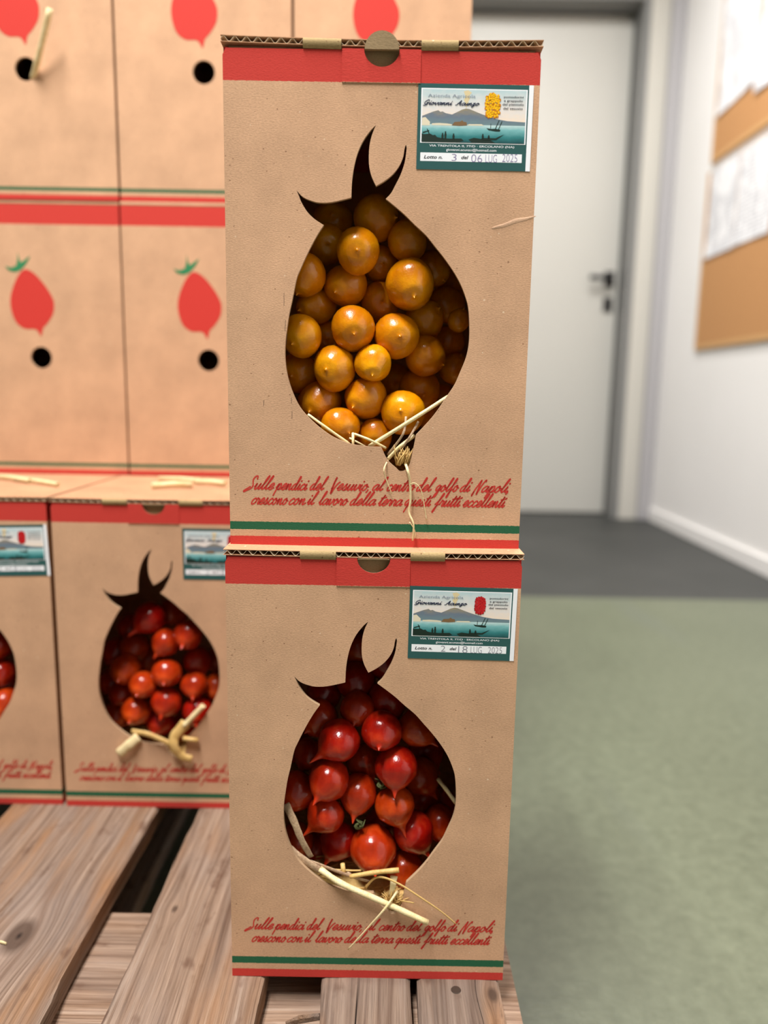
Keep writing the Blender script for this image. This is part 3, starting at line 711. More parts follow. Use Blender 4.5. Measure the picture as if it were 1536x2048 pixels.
BUNCH = {'yellow': [(discs(915, 325, 76, 130, 60, 17, 3), M_bunch_yd, 9), (discs(912, 320, 74, 128, 55, 13, 9), M_bunch_y, 10)],
         'red': [(discs(925, 322, 60, 110, 120, 12, 5), M_bunch_rd, 9), (discs(925, 320, 60, 110, 110, 8, 11), M_bunch_r, 10)]}
STAMP = {'3': T([('3', 482, 536, 862, 938), ('06', 700, 822, 862, 950), ('LUG', 858, 985, 862, 950), ('2025', 1045, 1212, 852, 940)], -0.15),
         '2': T([('2', 482, 536, 862, 938), ('18', 690, 800, 858, 950), ('LUG', 838, 970, 862, 950), ('2025', 1045, 1212, 862, 945)], -0.15)}
def bend_paper():
    V, Fc = [], []; n = 6; z = 0.00012
    a = S(90, 1040); b = S(1310, 93)
    V = [(a[0], 0, a[1]), (b[0], 0, a[1]), (b[0], 0, b[1]), (a[0], 0, b[1]), (a[0], z, a[1]), (b[0], z, a[1]), (b[0], z, b[1]), (a[0], z, b[1])]
    Fc = [(0, 1, 2, 3), (7, 6, 5, 4), (0, 4, 5, 1), (1, 5, 6, 2), (2, 6, 7, 3), (3, 7, 4, 0)]
    return mk(V, Fc)
ME_paper = bend_paper()
def sticker(parent, x, z, ang, kind, stamp, y=-0.00035):
    s_ = mesh_obj('label_sticker', ME_paper, M_teal, parent, (x, y, z), (0, ang, 0))
    s_['label'] = 'teal printed label with a bay view and %s tomato bunch' % kind
    for nme, me, mt, lay in STK: mesh_obj(nme, me, mt, s_, (0, -0.00003 * lay, 0))
    for me, mt, lay in BUNCH[kind]: mesh_obj('printed_tomato_bunch', me, mt, s_, (0, -0.00003 * lay, 0))
    mesh_obj('stamped_lot_number', STAMP[stamp], M_stamp if stamp == '3' else M_stamp2, s_, (0, -0.00009, 0))
    return s_

def add_shell(b, rear=False, rise=0.0):
    for s in (-1, 1): mesh_obj('side_panel', ME_side[s], M_rear if rear else M_front, b).scale.z = 1 + rise / BH
    mesh_obj('bottom_panel', ME_floor, M_kraft, b)
def add_lid(b, kind):
    lid, flute, tabs = LIDS[kind]
    l = mesh_obj('lid', lid, M_lid, b)
    mesh_obj('corrugation', flute, M_flute, l)
    for tb in tabs: mesh_obj('hinge_tab', tb, M_tabs, l)
    if kind == 'up': mesh_obj('thumb_tab', ME_thumb_up, M_kraft_in, l)
    else: mesh_obj('thumb_tab', ME_thumb_low, M_kraft_in, l)
    tk = mesh_obj('tuck_flap', ME_tuck, M_kraft_in, b)
    if kind == 'up': tk.location.z = 0.0019
    return l
M_tabs = kraft('kraft_fold', base=srgb(170, 146, 104))
def front_box(loc, label, lidkind, lab, rot=0.0):
    b = empty('tomato_box', loc, (0, 0, rot)); tag(b, label, 'box', 'tomato boxes')
    fp = mesh_obj('front_panel', ME_front, [M_front, M_edge], b)
    mesh_obj('printed_slogan', ME_slogan, M_ink_red, fp, (0, -0.00012, 0))
    mesh_obj('lock_flap', ME_lock, M_redflap, fp)
    rise = 0.0017 if lidkind == 'up' else 0.0005
    mesh_obj('back_panel', ME_back, M_front, b).scale.z = 1 + rise / BH
    add_shell(b, False, rise); add_lid(b, lidkind)
    sticker(b, *lab)
    return b
up_c = (SA[0] + SW / 2, SA[1] - SH / 2)
box_up = front_box(UP, 'kraft box of yellow tomatoes on top of the front stack', 'up', (up_c[0], up_c[1], 0.004, 'yellow', '3'))
M_scuff = kraft('kraft_scuffed', base=srgb(206, 168, 138))
# handling marks: a crushed crease near the right edge, pencil ticks left of the opening
fp_up = [c for c in box_up.children if c.name.startswith('front_panel')][0]
cr = [Vector(loc_up(*p) + (0,)) for p in ((984, 456), (1010, 449), (1030, 441), (1052, 437), (1072, 432))]
V, Fc = [], []
for i, p in enumerate(crom(cr, 4)):
    w = 0.0017 * math.sin(math.pi * (0.08 + 0.92 * i / 16)) + 0.0002
    V += [(p.x, -0.00005, p.y - w), (p.x, -0.00045 * min(1, w / 0.001), p.y), (p.x, -0.00005, p.y + w * 0.6)]
for i in range(len(V) // 3 - 1): a = 3 * i; Fc += [(a, a + 3, a + 4, a + 1), (a + 1, a + 4, a + 5, a + 2)]
mesh_obj('crease', mk(V, Fc, smooth=True), M_scuff, fp_up)
parts = [ribbon([loc_up(*a), loc_up(*b)], 0.0002) for a, b in (((568, 586), (568, 612)), ((571, 640), (570, 662)), ((574, 668), (573, 690)), ((583, 795), (583, 806)), ((584, 822), (584, 838)), ((528, 800), (527, 812)))]
mesh_obj('pencil_tick', mk(*join_pydata(parts)), M_blackink, fp_up, (0, -0.00008, 0))
def loc_low(x, y):
    p = atY(x, y, LOW.y) - LOW; return (p.x, p.z)
q = [loc_low(821, 1172.7), loc_low(1034.5, 1179.5), loc_low(1026.5, 1321), loc_low(816, 1315)]
lc = (sum(a[0] for a in q) / 4, sum(a[1] for a in q) / 4)
ang = -math.atan2(q[1][1] - q[0][1], q[1][0] - q[0][0])
box_low = front_box(LOW, 'kraft box of red tomatoes at the bottom of the front stack, standing on the pallet', 'low', (lc[0], lc[1], ang * 0.75, 'red', '2'))
# bottom row behind
BR_Y = 0.706
B2 = Vector((-0.2235, BR_Y, PZ + 0.0002)); B1 = Vector((-0.4288, BR_Y + 0.002, PZ + 0.0002))
box_b2 = front_box(B2, 'open-cut box of red tomatoes on the pallet, left behind the front stack', 'low', (up_c[0] + 0.004, up_c[1] - 0.004, 0.0, 'red', '2'))
box_b1 = front_box(B1, 'box of red tomatoes on the pallet at the left picture edge, mostly cut off', 'low', (up_c[0] + 0.004, up_c[1] - 0.004, -0.03, 'red', '2'))

# boxes of the stacked wall: plain rear face with printed tomato and round hole
RY = 0.908
ROWX = [-0.4175, -0.2150, -0.0118]
ROWZ = [PZ + 0.0002, PZ + BH + 0.0052, PZ + 2 * BH + 0.0102]
ref = Vector((ROWX[0], RY, ROWZ[1]))
def loc_rear(x, y):
    p = atY(x, y, RY) - ref; return (p.x, p.z)
c6 = lambda q: [(.306 * x, 400 + .306 * y) for x, y in q]
body = c6([(160, 452), (215, 475), (270, 530), (320, 600), (350, 665), (346, 740), (312, 800), (280, 838), (268, 890), (246, 858), (222, 843), (160, 840), (105, 800), (72, 720), (66, 640), (86, 560), (118, 490)])
PRINT_BODY = [(p.x, p.y) for p in crom([loc_rear(*p) + (0,) for p in body], 4, True)]
PRINT_CAL = [loc_rear(*p) for p in c6([(28, 430), (70, 442), (104, 428), (112, 385), (112, 338), (122, 380), (134, 408), (160, 390), (196, 362), (176, 405), (158, 430), (132, 458), (95, 470), (58, 462)])]
hc = loc_rear(82, 715); HR = 0.0128
HOLE = [(hc[0] + HR * math.cos(a * math.pi / 14), hc[1] + HR * math.sin(a * math.pi / 14)) for a in range(28)]
ME_rear = plate([(-h2, 0), (h2, 0), (h2, BH), (-h2, BH)], [HOLE], BT, 0.0)
ME_pb = flat(PRINT_BODY); ME_pc = flat(PRINT_CAL)
ME_rearlid = box_me(-h2 - 0.0005, h2 + 0.0005, 0.0, BD, BH + 0.0002, BH + 0.0045, 0.001)
def rear_box(loc, label, rot=0.0, dxp=0.0, back=True):
    b = empty('stacked_box', loc, (0, 0, rot)); tag(b, label, 'box', 'boxes of the stacked wall')
    fp = mesh_obj('printed_panel', ME_rear, [M_rear, M_edge], b)
    mesh_obj('printed_tomato', ME_pb, M_ink_red, fp, (dxp, -0.0002, 0)); mesh_obj('printed_calyx', ME_pc, M_ink_green, fp, (dxp, -0.0003, 0))
    mesh_obj('back_panel', ME_back, M_rear, b); add_shell(b, True)
    mesh_obj('lid', ME_rearlid, M_kraft, b)
    return b
names = [['bottom kraft box of the stacked wall, leftmost column, hidden', 'bottom kraft box of the stacked wall, middle column, hidden', 'bottom kraft box of the stacked wall, right column, hidden behind the front stack'],
         ['middle-row stacked box with whole printed tomato at the left picture edge', 'middle-row stacked box whose printed tomato is cut by the front stack', 'middle-row stacked box hidden behind the front stack'],
         ['top-row stacked box at the left with straw in its round hole', 'top-row stacked box in the middle of the wall, clear round hole', 'top-row stacked box rising behind the yellow tomato box']]
for r in range(3):
    for k in range(3):
        rear_box(Vector((ROWX[k] + (0.001 if r == 2 else 0), RY + 0.001 * ((k + r) % 2), ROWZ[r])), names[r][k], dxp=(0.0, -0.002, 0.0)[k])

# ------------------------------------------------------------------ tomatoes
def tomato_me(tip, tw, sharp, elong, seed):
    """fruit of unit radius, blossom end with a nipple pointing to -z, dimple on top"""
    prof = []
    N = 20
    for i in range(N + 1):
        a = math.pi * i / N                                  # 0 = stem end
        r = math.sin(a); z = math.cos(a) * elong
        if z > 0.75 * elong: z -= 0.10 * ((z / elong - 0.75) / 0.25) ** 2
        if a > math.pi * 0.6:
            k = (a - math.pi * 0.6) / (math.pi * 0.4)
            r *= 1 - 0.16 * math.sin(k * math.pi) * sharp
        prof.append((r, z))
    body = [q for q in prof if not (q[1] < 0 and q[0] < max(0.30, tw * 2.0))]
    zb = body[-1][1]; r0 = body[-1][0]; z1 = -elong - tip
    for k in (0.1, 0.2, 0.3, 0.42, 0.55, 0.7, 0.85, 0.95, 1.0):      # round shoulder, then a slim beak
        body.append((max(0.015, tw * 0.75 * (1 - k) ** 0.6 + (r0 - tw * 0.75) * (1 - k) ** 4.5), zb + (z1 - zb) * k))
    V, Fc = [], []; n = 24; rn = random.Random(seed); ph = rn.uniform(0, 6)
    for (r, z) in body:
        for k in range(n):
            w = 2 * math.pi * k / n
            rr = r * (1 + 0.018 * math.sin(3 * w + ph) + 0.012 * math.sin(2 * w + ph * 2))
            V.append((rr * math.cos(w) + (0.03 * tip if z < zb else 0) * math.sin(ph), rr * math.sin(w), z))
    for i in range(len(body) - 1):
        for k in range(n):
            k2 = (k + 1) % n
            if body[i][0] < 1e-6: continue
            Fc.append((i * n + k, (i + 1) * n + k, (i + 1) * n + k2, i * n + k2))
    Fc.append(tuple(n + k for k in range(n))) if body[0][0] < 1e-6 else Fc.append(tuple(range(n)))
    o = (len(body) - 1) * n; Fc.append(tuple(o + k for k in range(n))[::-1])
    return mk(V, Fc, 'tomato', smooth=True)
YM = [tomato_me(0.09, 0.10, 0.6, 1.04, 1), tomato_me(0.045, 0.09, 0.4, 0.98, 2), tomato_me(0.10, 0.10, 1.0, 1.12, 3)]
RM = [tomato_me(0.38, 0.19, 0.9, 1.04, 4), tomato_me(0.20, 0.17, 0.9, 1.06, 5), tomato_me(0.62, 0.19, 0.9, 1.02, 6)]
for me in YM: me.materials.append(M_yel)
for me in RM: me.materials.append(M_red)
def heap(items, boxloc, meshes, group, squeeze=0.93, name='tomato'):
    """pack a heap: every fruit goes as near the opening as its neighbours in front allow"""
    placed = []; out = []
    for it in items:
        px, py, r_, extra, tipdir, mi, label = it
        extra = extra * 1.5 + 0.003
        Y = boxloc.y + BT + 0.001 + extra
        while True:
            P = atY(px, py, Y); rad = r_ * px_size(P)
            if P.y - rad < boxloc.y + BT + 0.0008 + extra: Y += 0.0005; continue
            hit = False
            for Q, rq in placed:
                if (P - Q).length < squeeze * (rad + rq): hit = True; break
            if not hit or Y > boxloc.y + BD - 0.02: break
            Y += 0.0005
        lo = boxloc.x - h2 + BT + rad; hi = boxloc.x + h2 - BT - rad
        P.x = min(max(P.x, lo), hi)
        placed.append((P.copy(), rad))
        d = Vector((tipdir[0], -tipdir[2], tipdir[1])).normalized()
        o = mesh_obj(name, meshes[mi % len(meshes)], None, None, P)
        o.rotation_mode = 'QUATERNION'; o.rotation_quaternion = (-d).to_track_quat('Z', 'Y')
        rj = random.Random(int(px * 7 + py)); o.scale = (rad * rj.uniform(0.94, 1.05), rad * rj.uniform(0.94, 1.05), rad * rj.uniform(0.95, 1.04))
        tag(o, label, 'tomato', group); out.append(o)
    return out
# px, py, radius px, extra depth, tip direction (right, up, toward viewer), shape, label
YT = [
 (716, 502, 43, 0, (0.0, -.15, 1), 1, 'yellow tomato with scarred tip facing out, near the top of the yellow heap'),
 (820, 569, 48, 0, (.15, -.6, .9), 2, 'largest yellow tomato, glossy, right of centre in the upper opening'),
 (706, 657, 44, 0, (.1, -.35, 1), 1, 'round yellow tomato with twin highlights in the centre of the heap'),
 (746, 727, 35.5, 0, (.0, -.62, .9), 2, 'small egg-shaped yellow tomato with its tip pointing down, centre low'),
 (669.5, 737, 44, 0.002, (-.35, -.1, 1), 1, 'plump yellow tomato left of the small egg-shaped one'),
 (681, 853, 38, 0, (.5, -.3, .8), 1, 'orange-yellow tomato resting on straw at the bottom left of the opening'),
 (806, 825, 43, 0.001, (-.15, .1, 1), 1, 'yellow tomato behind the long diagonal straw at the bottom right'),
 (731, 796, 41.5, 0.002, (-.5, -.4, .8), 2, 'yellow tomato directly below the small egg-shaped one'),
 (793, 672, 43, 0.004, (.15, -.1, 1), 1, 'yellow tomato to the right of the central twin-highlight one'),
 (602, 672, 41, 0.001, (-.4, -.5, .9), 1, 'bright yellow tomato half hidden by the left cardboard edge'),
 (691, 571, 42, 0.004, (-.4, -.4, .8), 0, 'yellow tomato with pale tip, between the scarred one and the centre'),
 (640, 806, 42, 0.003, (-.35, -.35, .9), 2, 'oval yellow tomato with a long streak of light at lower left'),
 (750, 873, 35, 0.002, (0, -.4, .9), 1, 'lowest yellow tomato, peeping over the straw'),
 (608, 550, 43, 0.004, (-.3, -.95, .4), 0, 'yellow tomato with pointed end down at the upper left cut edge'),
 (760, 605, 40, 0.012, (.1, -.1, 1), 1, 'shaded yellow tomato left of the largest one'),
 (851, 712, 39, 0.012, (.9, -.45, .4), 0, 'yellow tomato pointing right, at mid height on the right'),
 (816, 481, 39, 0.010, (.5, .35, .7), 0, 'yellow tomato under the right slanting edge of the opening'),
 (753, 436, 44, 0.010, (.9, -.1, .6), 0, 'topmost full yellow tomato under the leaf-shaped cuts'),
 (632, 611, 38, 0.014, (-.7, -.3, .7), 2, 'shaded yellow tomato above the half-hidden left one'),
 (838, 780, 43, 0.016, (.2, -.2, 1), 1, 'broad dim yellow tomato at lower right beside the dark gap'),
 (597, 746, 38, 0.014, (-.3, -.2, 1), 1, 'shaded yellow tomato at the left cut edge, lower half'),
 (849, 638, 38, 0.020, (.6, .4, .6), 0, 'dim yellow tomato between the largest one and the right wall'),
 (652, 488, 41, 0.022, (.2, -.2, 1), 1, 'dim yellow tomato left behind the scarred one'),
 (759, 527, 37, 0.022, (.2, -.2, 1), 1, 'dim yellow tomato between the scarred and the largest one'),
 (656, 674, 32, 0.028, (0, -.2, 1), 1, 'yellow tomato deep between the left and central ones'),
 (666, 443, 38, 0.030, (0, .2, 1), 1, 'dark yellow tomato under the left leaf-shaped cut'),
 (866, 537, 35, 0.026, (.6, -.7, .5), 0, 'dim yellow tomato right of the largest one'),
 (893, 610, 35, 0.040, (.4, -.7, .6), 0, 'very dim yellow tomato at the right, above the bright sliver'),
 (905, 565, 36, 0.055, (.3, -.5, .6), 0, 'yellow tomato in the darkest upper right of the box'),
 (918, 640, 22, 0.022, (.3, .8, .5), 2, 'bright sliver of a small yellow tomato at the far right cut edge'),
 (898, 682, 32, 0.045, (.3, .5, .6), 0, 'very dim yellow tomato below the bright sliver'),
 (910, 738, 30, 0.040, (.3, .8, .4), 0, 'very dim yellow tomato at the right edge, lower'),
 (882, 800, 32, 0.046, (.3, -.3, .6), 0, 'very dim yellow tomato at the lower right edge'),
 (868, 838, 30, 0.030, (.3, -.3, .6), 1, 'dim yellow tomato behind the upper end of the diagonal straw'),
 (790, 760, 34, 0.075, (.1, -.2, 1), 1, 'yellow tomato far back in the dark gap'),
 (710, 870, 30, 0.040, (0, -.2, 1), 1, 'yellow tomato buried behind the straw at the bottom'),
]
yel = heap([(a, b, c * 1.035) + tuple(r) for a, b, c, *r in YT], UP, YM, 'yellow tomatoes in the upper box')
RT_ = [
 (678, 1481, 42, 0, (-.85, -.55, .35), 2, 'large red tomato with long beak pointing lower left'),
 (793, 1534, 40, 0, (-.05, -.8, .65), 0, 'red tomato with twin highlights and tip down, right of centre'),
 (657.5, 1560, 40, 0, (-.5, -.55, .8), 0, 'bright red tomato with short tip, left of centre'),
 (716, 1587, 38, 0, (-.15, -.75, .7), 0, 'bright red tomato with tip down in the middle of the red heap'),
 (746, 1697, 44, 0, (.1, -.45, .9), 1, 'large speckled orange-red tomato at the front bottom'),
 (790, 1611, 38.5, 0.002, (.35, -.9, .35), 2, 'red tomato with long thin beak hanging down, centre right'),
 (651, 1628, 37, 0.002, (-.75, -.65, .3), 2, 'red tomato with beak pointing lower left, left middle'),
 (763, 1462, 38, 0.001, (-.1, -.35, .95), 1, 'round red tomato with tip facing out, upper centre'),
 (677, 1681, 38, 0.006, (-.5, -.75, .5), 0, 'dark red tomato left of the speckled one'),
 (827, 1664, 39, 0.006, (.6, -.75, .4), 0, 'deep red tomato with tip at lower right'),
 (727, 1522, 34, 0.010, (.6, -.7, .5), 0, 'red tomato with tip to the lower right, behind the beaked one'),
 (834, 1456, 36, 0.008, (.75, -.5, .4), 0, 'red tomato under the right slanting cut edge'),
 (715, 1418, 34, 0.008, (-.15, -.45, .9), 1, 'shaded red tomato below the middle leaf-shaped cut'),
 (776, 1399, 37, 0.010, (.4, -.75, .5), 0, 'shaded red tomato below the right leaf-shaped cut'),
 (591, 1583, 38, 0.008, (-.2, -.3, .9), 1, 'red tomato half hidden at the left cut edge'),
 (809, 1737, 35, 0.008, (.2, -.5, .8), 1, 'red tomato at the bottom right, behind the straw ends'),
 (638, 1437, 37, 0.014, (-.5, -.3, .7), 1, 'dim red tomato at the upper left cut edge'),
 (762, 1650, 34, 0.014, (.7, -.65, .3), 0, 'red tomato half hidden behind the long beak'),
 (712, 1363, 37, 0.016, (.0, -.5, .8), 1, 'dark red tomato under the middle leaf-shaped cut'),
 (880, 1646, 34, 0.022, (.2, -.4, .8), 1, 'dim red tomato at the right cut edge'),
 (647, 1387, 35, 0.022, (-.2, -.3, .9), 1, 'dark red tomato under the left leaf-shaped cut'),
 (618, 1508, 32, 0.022, (-.4, -.85, .2), 2, 'dark red tomato with beak down, behind the large beaked one'),
 (592, 1682, 34, 0.020, (-.2, -.3, .9), 1, 'dark red tomato behind the upright straw blade'),
 (626, 1694, 31, 0.024, (.1, -.3, .9), 1, 'dark red tomato right of the upright straw blade'),
 (841, 1553, 36, 0.024, (.6, -.7, .3), 0, 'dim red tomato behind the twin-highlight one'),
 (845, 1598, 35, 0.036, (.4, -.5, .5), 0, 'dark red tomato behind the long-beaked one'),
 (882, 1606, 31, 0.050, (.1, .8, .4), 0, 'very dark red tomato at the right edge'),
 (656, 1727, 30, 0.024, (0, -.3, .9), 1, 'dark red tomato low behind the straw'),
 (590, 1490, 34, 0.034, (-.2, -.3, .9), 1, 'dark red tomato at the left cut edge, above the half-hidden one'),
 (852, 1500, 36, 0.045, (.4, -.5, .5), 0, 'very dark red tomato in the upper right of the box'),
 (716, 1297, 36, 0.030, (.1, -.5, .8), 1, 'dark red tomato seen through the middle leaf-shaped cut'),
 (775, 1328, 34, 0.030, (.3, -.5, .8), 1, 'dark red tomato seen through the right leaf-shaped cut'),
 (845, 1710, 30, 0.050, (.3, -.3, .6), 1, 'very dark red tomato at the lower right edge'),
 (735, 1745, 30, 0.045, (0, -.3, .6), 1, 'red tomato buried behind the speckled one'),
]
red = heap([(a, b, c * 1.05) + tuple(r) for a, b, c, *r in RT_], LOW, RM, 'red tomatoes in the lower box', 0.90)
BT_ = [
 (376, 1270, 29, 0, (-.1, -.4, .9), 0, 'blurred red tomato with bright highlight, top right of the rear heap'),
 (331, 1285, 29, 0, (-.4, -.6, .6), 0, 'blurred red tomato at the top middle of the rear heap'),
 (333, 1346, 30, 0, (.1, -.3, .9), 1, 'blurred red tomato in the centre of the rear heap'),
 (300, 1236, 33, 0.008, (-.7, -.6, .4), 2, 'blurred red tomato under the leaf cuts of the rear box'),
 (286, 1370, 28, 0.002, (-.1, -.3, .9), 1, 'blurred red tomato left of the rear heap centre'),
 (333, 1404, 30, 0, (-.1, -.6, .8), 0, 'blurred red tomato with orange tip below the rear heap centre'),
 (389, 1370, 26, 0.003, (.1, -.5, .8), 0, 'blurred red tomato right of the rear heap centre'),
 (433, 1374, 27, 0.002, (.1, -.5, .8), 1, 'blurred red tomato at the far right of the rear heap'),
 (396, 1422, 31, 0.002, (.1, -.5, .8), 1, 'blurred red tomato behind the rear white straw stub'),
 (272, 1422, 30, 0.004, (-.1, -.3, .9), 1, 'blurred red tomato at the lower left of the rear heap'),
 (319, 1443, 28, 0.006, (-.1, -.3, .9), 1, 'blurred red tomato at the bottom of the rear heap'),
 (251, 1340, 30, 0.012, (-.1, -.3, .9), 1, 'blurred red tomato at the left cut edge of the rear box'),
 (396, 1322, 30, 0.008, (.4, -.7, .5), 0, 'blurred red tomato with tip down at the right of the rear heap'),
 (243, 1388, 26, 0.020, (-.1, -.3, .9), 1, 'dark blurred red tomato low at the left cut edge of the rear box'),
 (270, 1295, 30, 0.025, (-.1, -.3, .9), 1, 'dark blurred red tomato upper left in the rear box'),
 (345, 1225, 30, 0.020, (.1, -.3, .9), 1, 'dark blurred red tomato below the right leaf cut of the rear box'),
 (232, 1305, 28, 0.022, (-.1, -.3, .9), 1, 'dark blurred red tomato high at the left cut edge of the rear box'),
 (232, 1432, 28, 0.016, (-.1, -.3, .9), 1, 'dark blurred red tomato at the lower left cut edge of the rear box'),
 (262, 1255, 29, 0.030, (-.1, -.3, .9), 1, 'dark blurred red tomato below the left leaf cut of the rear box'),
 (225, 1365, 27, 0.034, (-.1, -.3, .9), 1, 'darkest blurred red tomato at the left wall of the rear box'),
 (300, 1318, 28, 0.026, (-.1, -.3, .9), 1, 'dark blurred red tomato behind the rear heap centre'),
 (435, 1320, 28, 0.025, (.1, -.3, .9), 1, 'dark blurred red tomato beside the edge of the front stack'),
 (365, 1455, 28, 0.020, (.1, -.3, .9), 1, 'dark blurred red tomato beneath the rear straw knot'),
]
heap(BT_, B2, RM, 'red tomatoes in the box behind')
LT_ = [(8, 1405, 30, 0, (.1, -.5, .8), 0, 'bright blurred red tomato low at the left picture edge'),
 (4, 1345, 28, 0.006, (.1, -.5, .8), 1, 'dark blurred red tomato at the left picture edge, middle'),
 (18, 1368, 24, 0.018, (.1, -.5, .8), 1, 'dim blurred red tomato right of the others at the left picture edge'),
 (-4, 1290, 30, 0.006, (.1, -.5, .8), 0, 'dim blurred red tomato high at the left picture edge'),
 (-50, 1330, 31, 0, (.1, -.5, .8), 0, 'red tomato just beyond the left picture edge, upper'),
 (-50, 1400, 31, 0, (.1, -.5, .8), 1, 'red tomato just beyond the left picture edge, lower')]
LT_ += [(x, y, r, e, (.1 * (x % 3) - .1, -.5, .8), x % 3, 'red tomato out of the picture in the leftmost box, in the %s' % w) for x, y, r, e, w in (
 (-105, 1290, 31, 0.001, 'upper middle'), (-110, 1355, 32, 0, 'very middle'), (-100, 1430, 30, 0.001, 'lower middle'), (-165, 1330, 31, 0.003, 'left middle'), (-160, 1400, 31, 0.002, 'lower left'), (-75, 1240, 30, 0.008, 'top'), (-135, 1240, 30, 0.014, 'upper left'), (-40, 1455, 28, 0.004, 'bottom right'), (-130, 1465, 28, 0.008, 'bottom left'))]
heap(LT_, B1, RM, 'red tomatoes in the leftmost box')
# dried calyx curls
def curls(owner, px, py, n, seed, mt):
    rn = random.Random(seed); P = atY(px, py, owner.location.y - 0.2 * owner.scale[0]); parts = []
    for k in range(n):
        a = rn.uniform(0, 6.28); L = rn.uniform(0.004, 0.0075); path = []
        for i in range(7):
            t_ = i / 6; w = a + t_ * rn.uniform(2.2, 4.2)
            path.append(P + Vector((math.cos(w) * L * t_, -0.004 * math.sin(t_ * 3), math.sin(w) * L * t_ * 0.7)))
        parts.append(tube(path, [0.0009 * (1 - 0.7 * i / 6) for i in range(7)], 6))
    V, Fc = join_pydata(parts)
    o = mesh_obj('calyx', mk(V, Fc, smooth=True), mt, owner)
    bpy.context.view_layer.update(); o.matrix_parent_inverse = owner.matrix_world.inverted()
curls(red[4], 719, 1645, 6, 4, M_calyx); curls(red[5], 759, 1564, 4, 9, M_calyx); curls(yel[5], 680, 868, 4, 12, M_hollow)

# ------------------------------------------------------------------ straw
def straw(pts, wpx, label, mt=M_straw, flat_=1.0, hollow=True, group='straw in the upper box', name='straw', taper=1.0, Y=None, sm=5):
    """pts: (px, py, depth) along the stalk; width in picture pixels"""
    P = [atY(x, y, d) for x, y, d in pts]
    path = crom(P, sm); n = len(path)
    r0 = wpx / 2 * px_size(P[0])
    rad = [r0 * (1 + (taper - 1) * i / (n - 1)) * (1 + 0.05 * math.sin(i * 1.7)) for i in range(n)]
    c = P[0].copy()
    V, Fc = tube([p - c for p in path], rad, 10, hollow, flat_)
    o = mesh_obj(name, mk(V, Fc, smooth=True), mt, None, c)
    tag(o, label, 'straw', group); return o
u0 = UP.y; ui = u0 + BT            # panel face and inside of panel
f_, i_ = u0 - 0.0015, ui + 0.0015
straw([(897, 793, ui + 0.004), (820, 842, i_ - 0.002), (738, 893, i_)], 8, 'long pale straw slanting across the bottom right of the upper opening')
straw([(616, 829, i_ + .001), (655, 857, i_ - .002), (699, 888, i_)], 5.5, 'pale straw at the lower left edge of the upper opening')
straw([(709, 868, i_), (740, 880, i_ - .003), (772, 896, i_)], 5, 'short pale straw lying below the lowest yellow tomato')
straw([(706, 866, i_ + .004), (706, 892, i_ - .001)], 5.5, 'stubby upright pale straw at the bottom of the upper opening')
straw([(699, 876, i_ + .005), (730, 893, i_ + .002)], 4, 'short straw tip crossing the stubby upright one')
straw([(776, 918, i_), (800, 893, i_ - .003), (829, 871, i_)], 7, 'thick pale straw across the nipple of the upper opening')
straw([(812, 833, i_ + .001), (806, 868, i_ - .004), (775, 910, i_)], 4.5, 'thin straw blade rising above the tuft, left one', M_husk, 0.3, False)
straw([(837, 843, i_ + .001), (817, 878, i_ - .004), (790, 915, i_)], 4.5, 'thin straw blade rising above the tuft, right one', M_husk, 0.3, False)
straw([(776, 920, ui - .001), (768, 938, f_ - .003), (771, 955, f_ - .002), (784, 988, f_ - .001)], 3, 'short fibre hanging left of the tuft over the slogan', M_straw, 0.5, False, taper=0.6)
straw([(810, 925, ui - .001), (815, 940, f_ - .004), (820, 965, f_ - .003), (821, 1001, f_ - .002), (818, 1025, f_ - .0015), (827, 1049, f_ - .003), (825, 1081, f_ - .0015)], 5.5, 'long dangling straw strip reaching down to the red stripe', M_straw, 0.35, False, taper=0.6)
straw([(821, 969, f_ - .003), (829, 966, f_ - .004), (841, 978, f_ - .003), (848, 1008, f_ - .002), (853, 1040, f_ - .001)], 2, 'hair-thin curling fibre over the slogan', M_straw, 0.6, False)
straw([(819, 1044, f_ - .002), (829, 1060, f_ - .002), (830, 1076, f_ - .0015)], 2, 'frayed fibre end beside the dangling strip', M_straw, 0.6, False)
l0 = LOW.y; li = l0 + BT; fl, il = l0 - 0.0022, li + 0.0015
G2 = 'straw in the lower box'
straw([(640, 1738, li - 0.0005), (685, 1768, fl - .002), (770, 1806, fl - .003), (855, 1845, fl - .0025)], 12, 'thick pale straw stalk slanting out of the lower opening over the slogan', group=G2, taper=0.95)
straw([(578, 1698, il + .003), (610, 1722, il - .001), (650, 1746, li - .002), (690, 1770, fl - .0015)], 20, 'brown husk sheath wrapped round the thick straw stalk', M_husk, 0.35, False, G2, taper=0.45)
straw([(590, 1712, il + .004), (640, 1730, il), (700, 1752, il - .001), (742, 1764, il)], 9, 'dark husk strip behind the thick straw stalk', M_husk, 0.4, False, G2, taper=0.6)
straw([(571, 1608, il + .004), (588, 1643, il), (603, 1680, il - .001), (622, 1714, il + .001)], 17, 'upright flat straw blade at the lower left cut edge', M_husk, 0.22, False, G2, taper=0.7)
straw([(700, 1753, il - .001), (748, 1745, il - .004), (798, 1740, il - .005)], 8, 'golden straw with open end in front of the speckled tomato', M_straw2, group=G2, taper=1.25)
straw([(632, 1755, il), (671, 1766, li - .003), (705, 1778, li - .003), (731, 1776, il)], 10, 'yellow straw blade tucked under the thick stalk', M_straw2, 0.35, False, G2, taper=0.7)
straw([(731, 1775, il - .001), (748, 1757, il - .003), (767, 1755, li - .004), (800, 1769, fl - .002), (841, 1795, fl - .004), (882, 1823, fl - .003), (912, 1848, fl - .001)], 5.5, 'bent thin straw arching out to the lower right', M_straw2, 0.6, False, G2, taper=0.5)
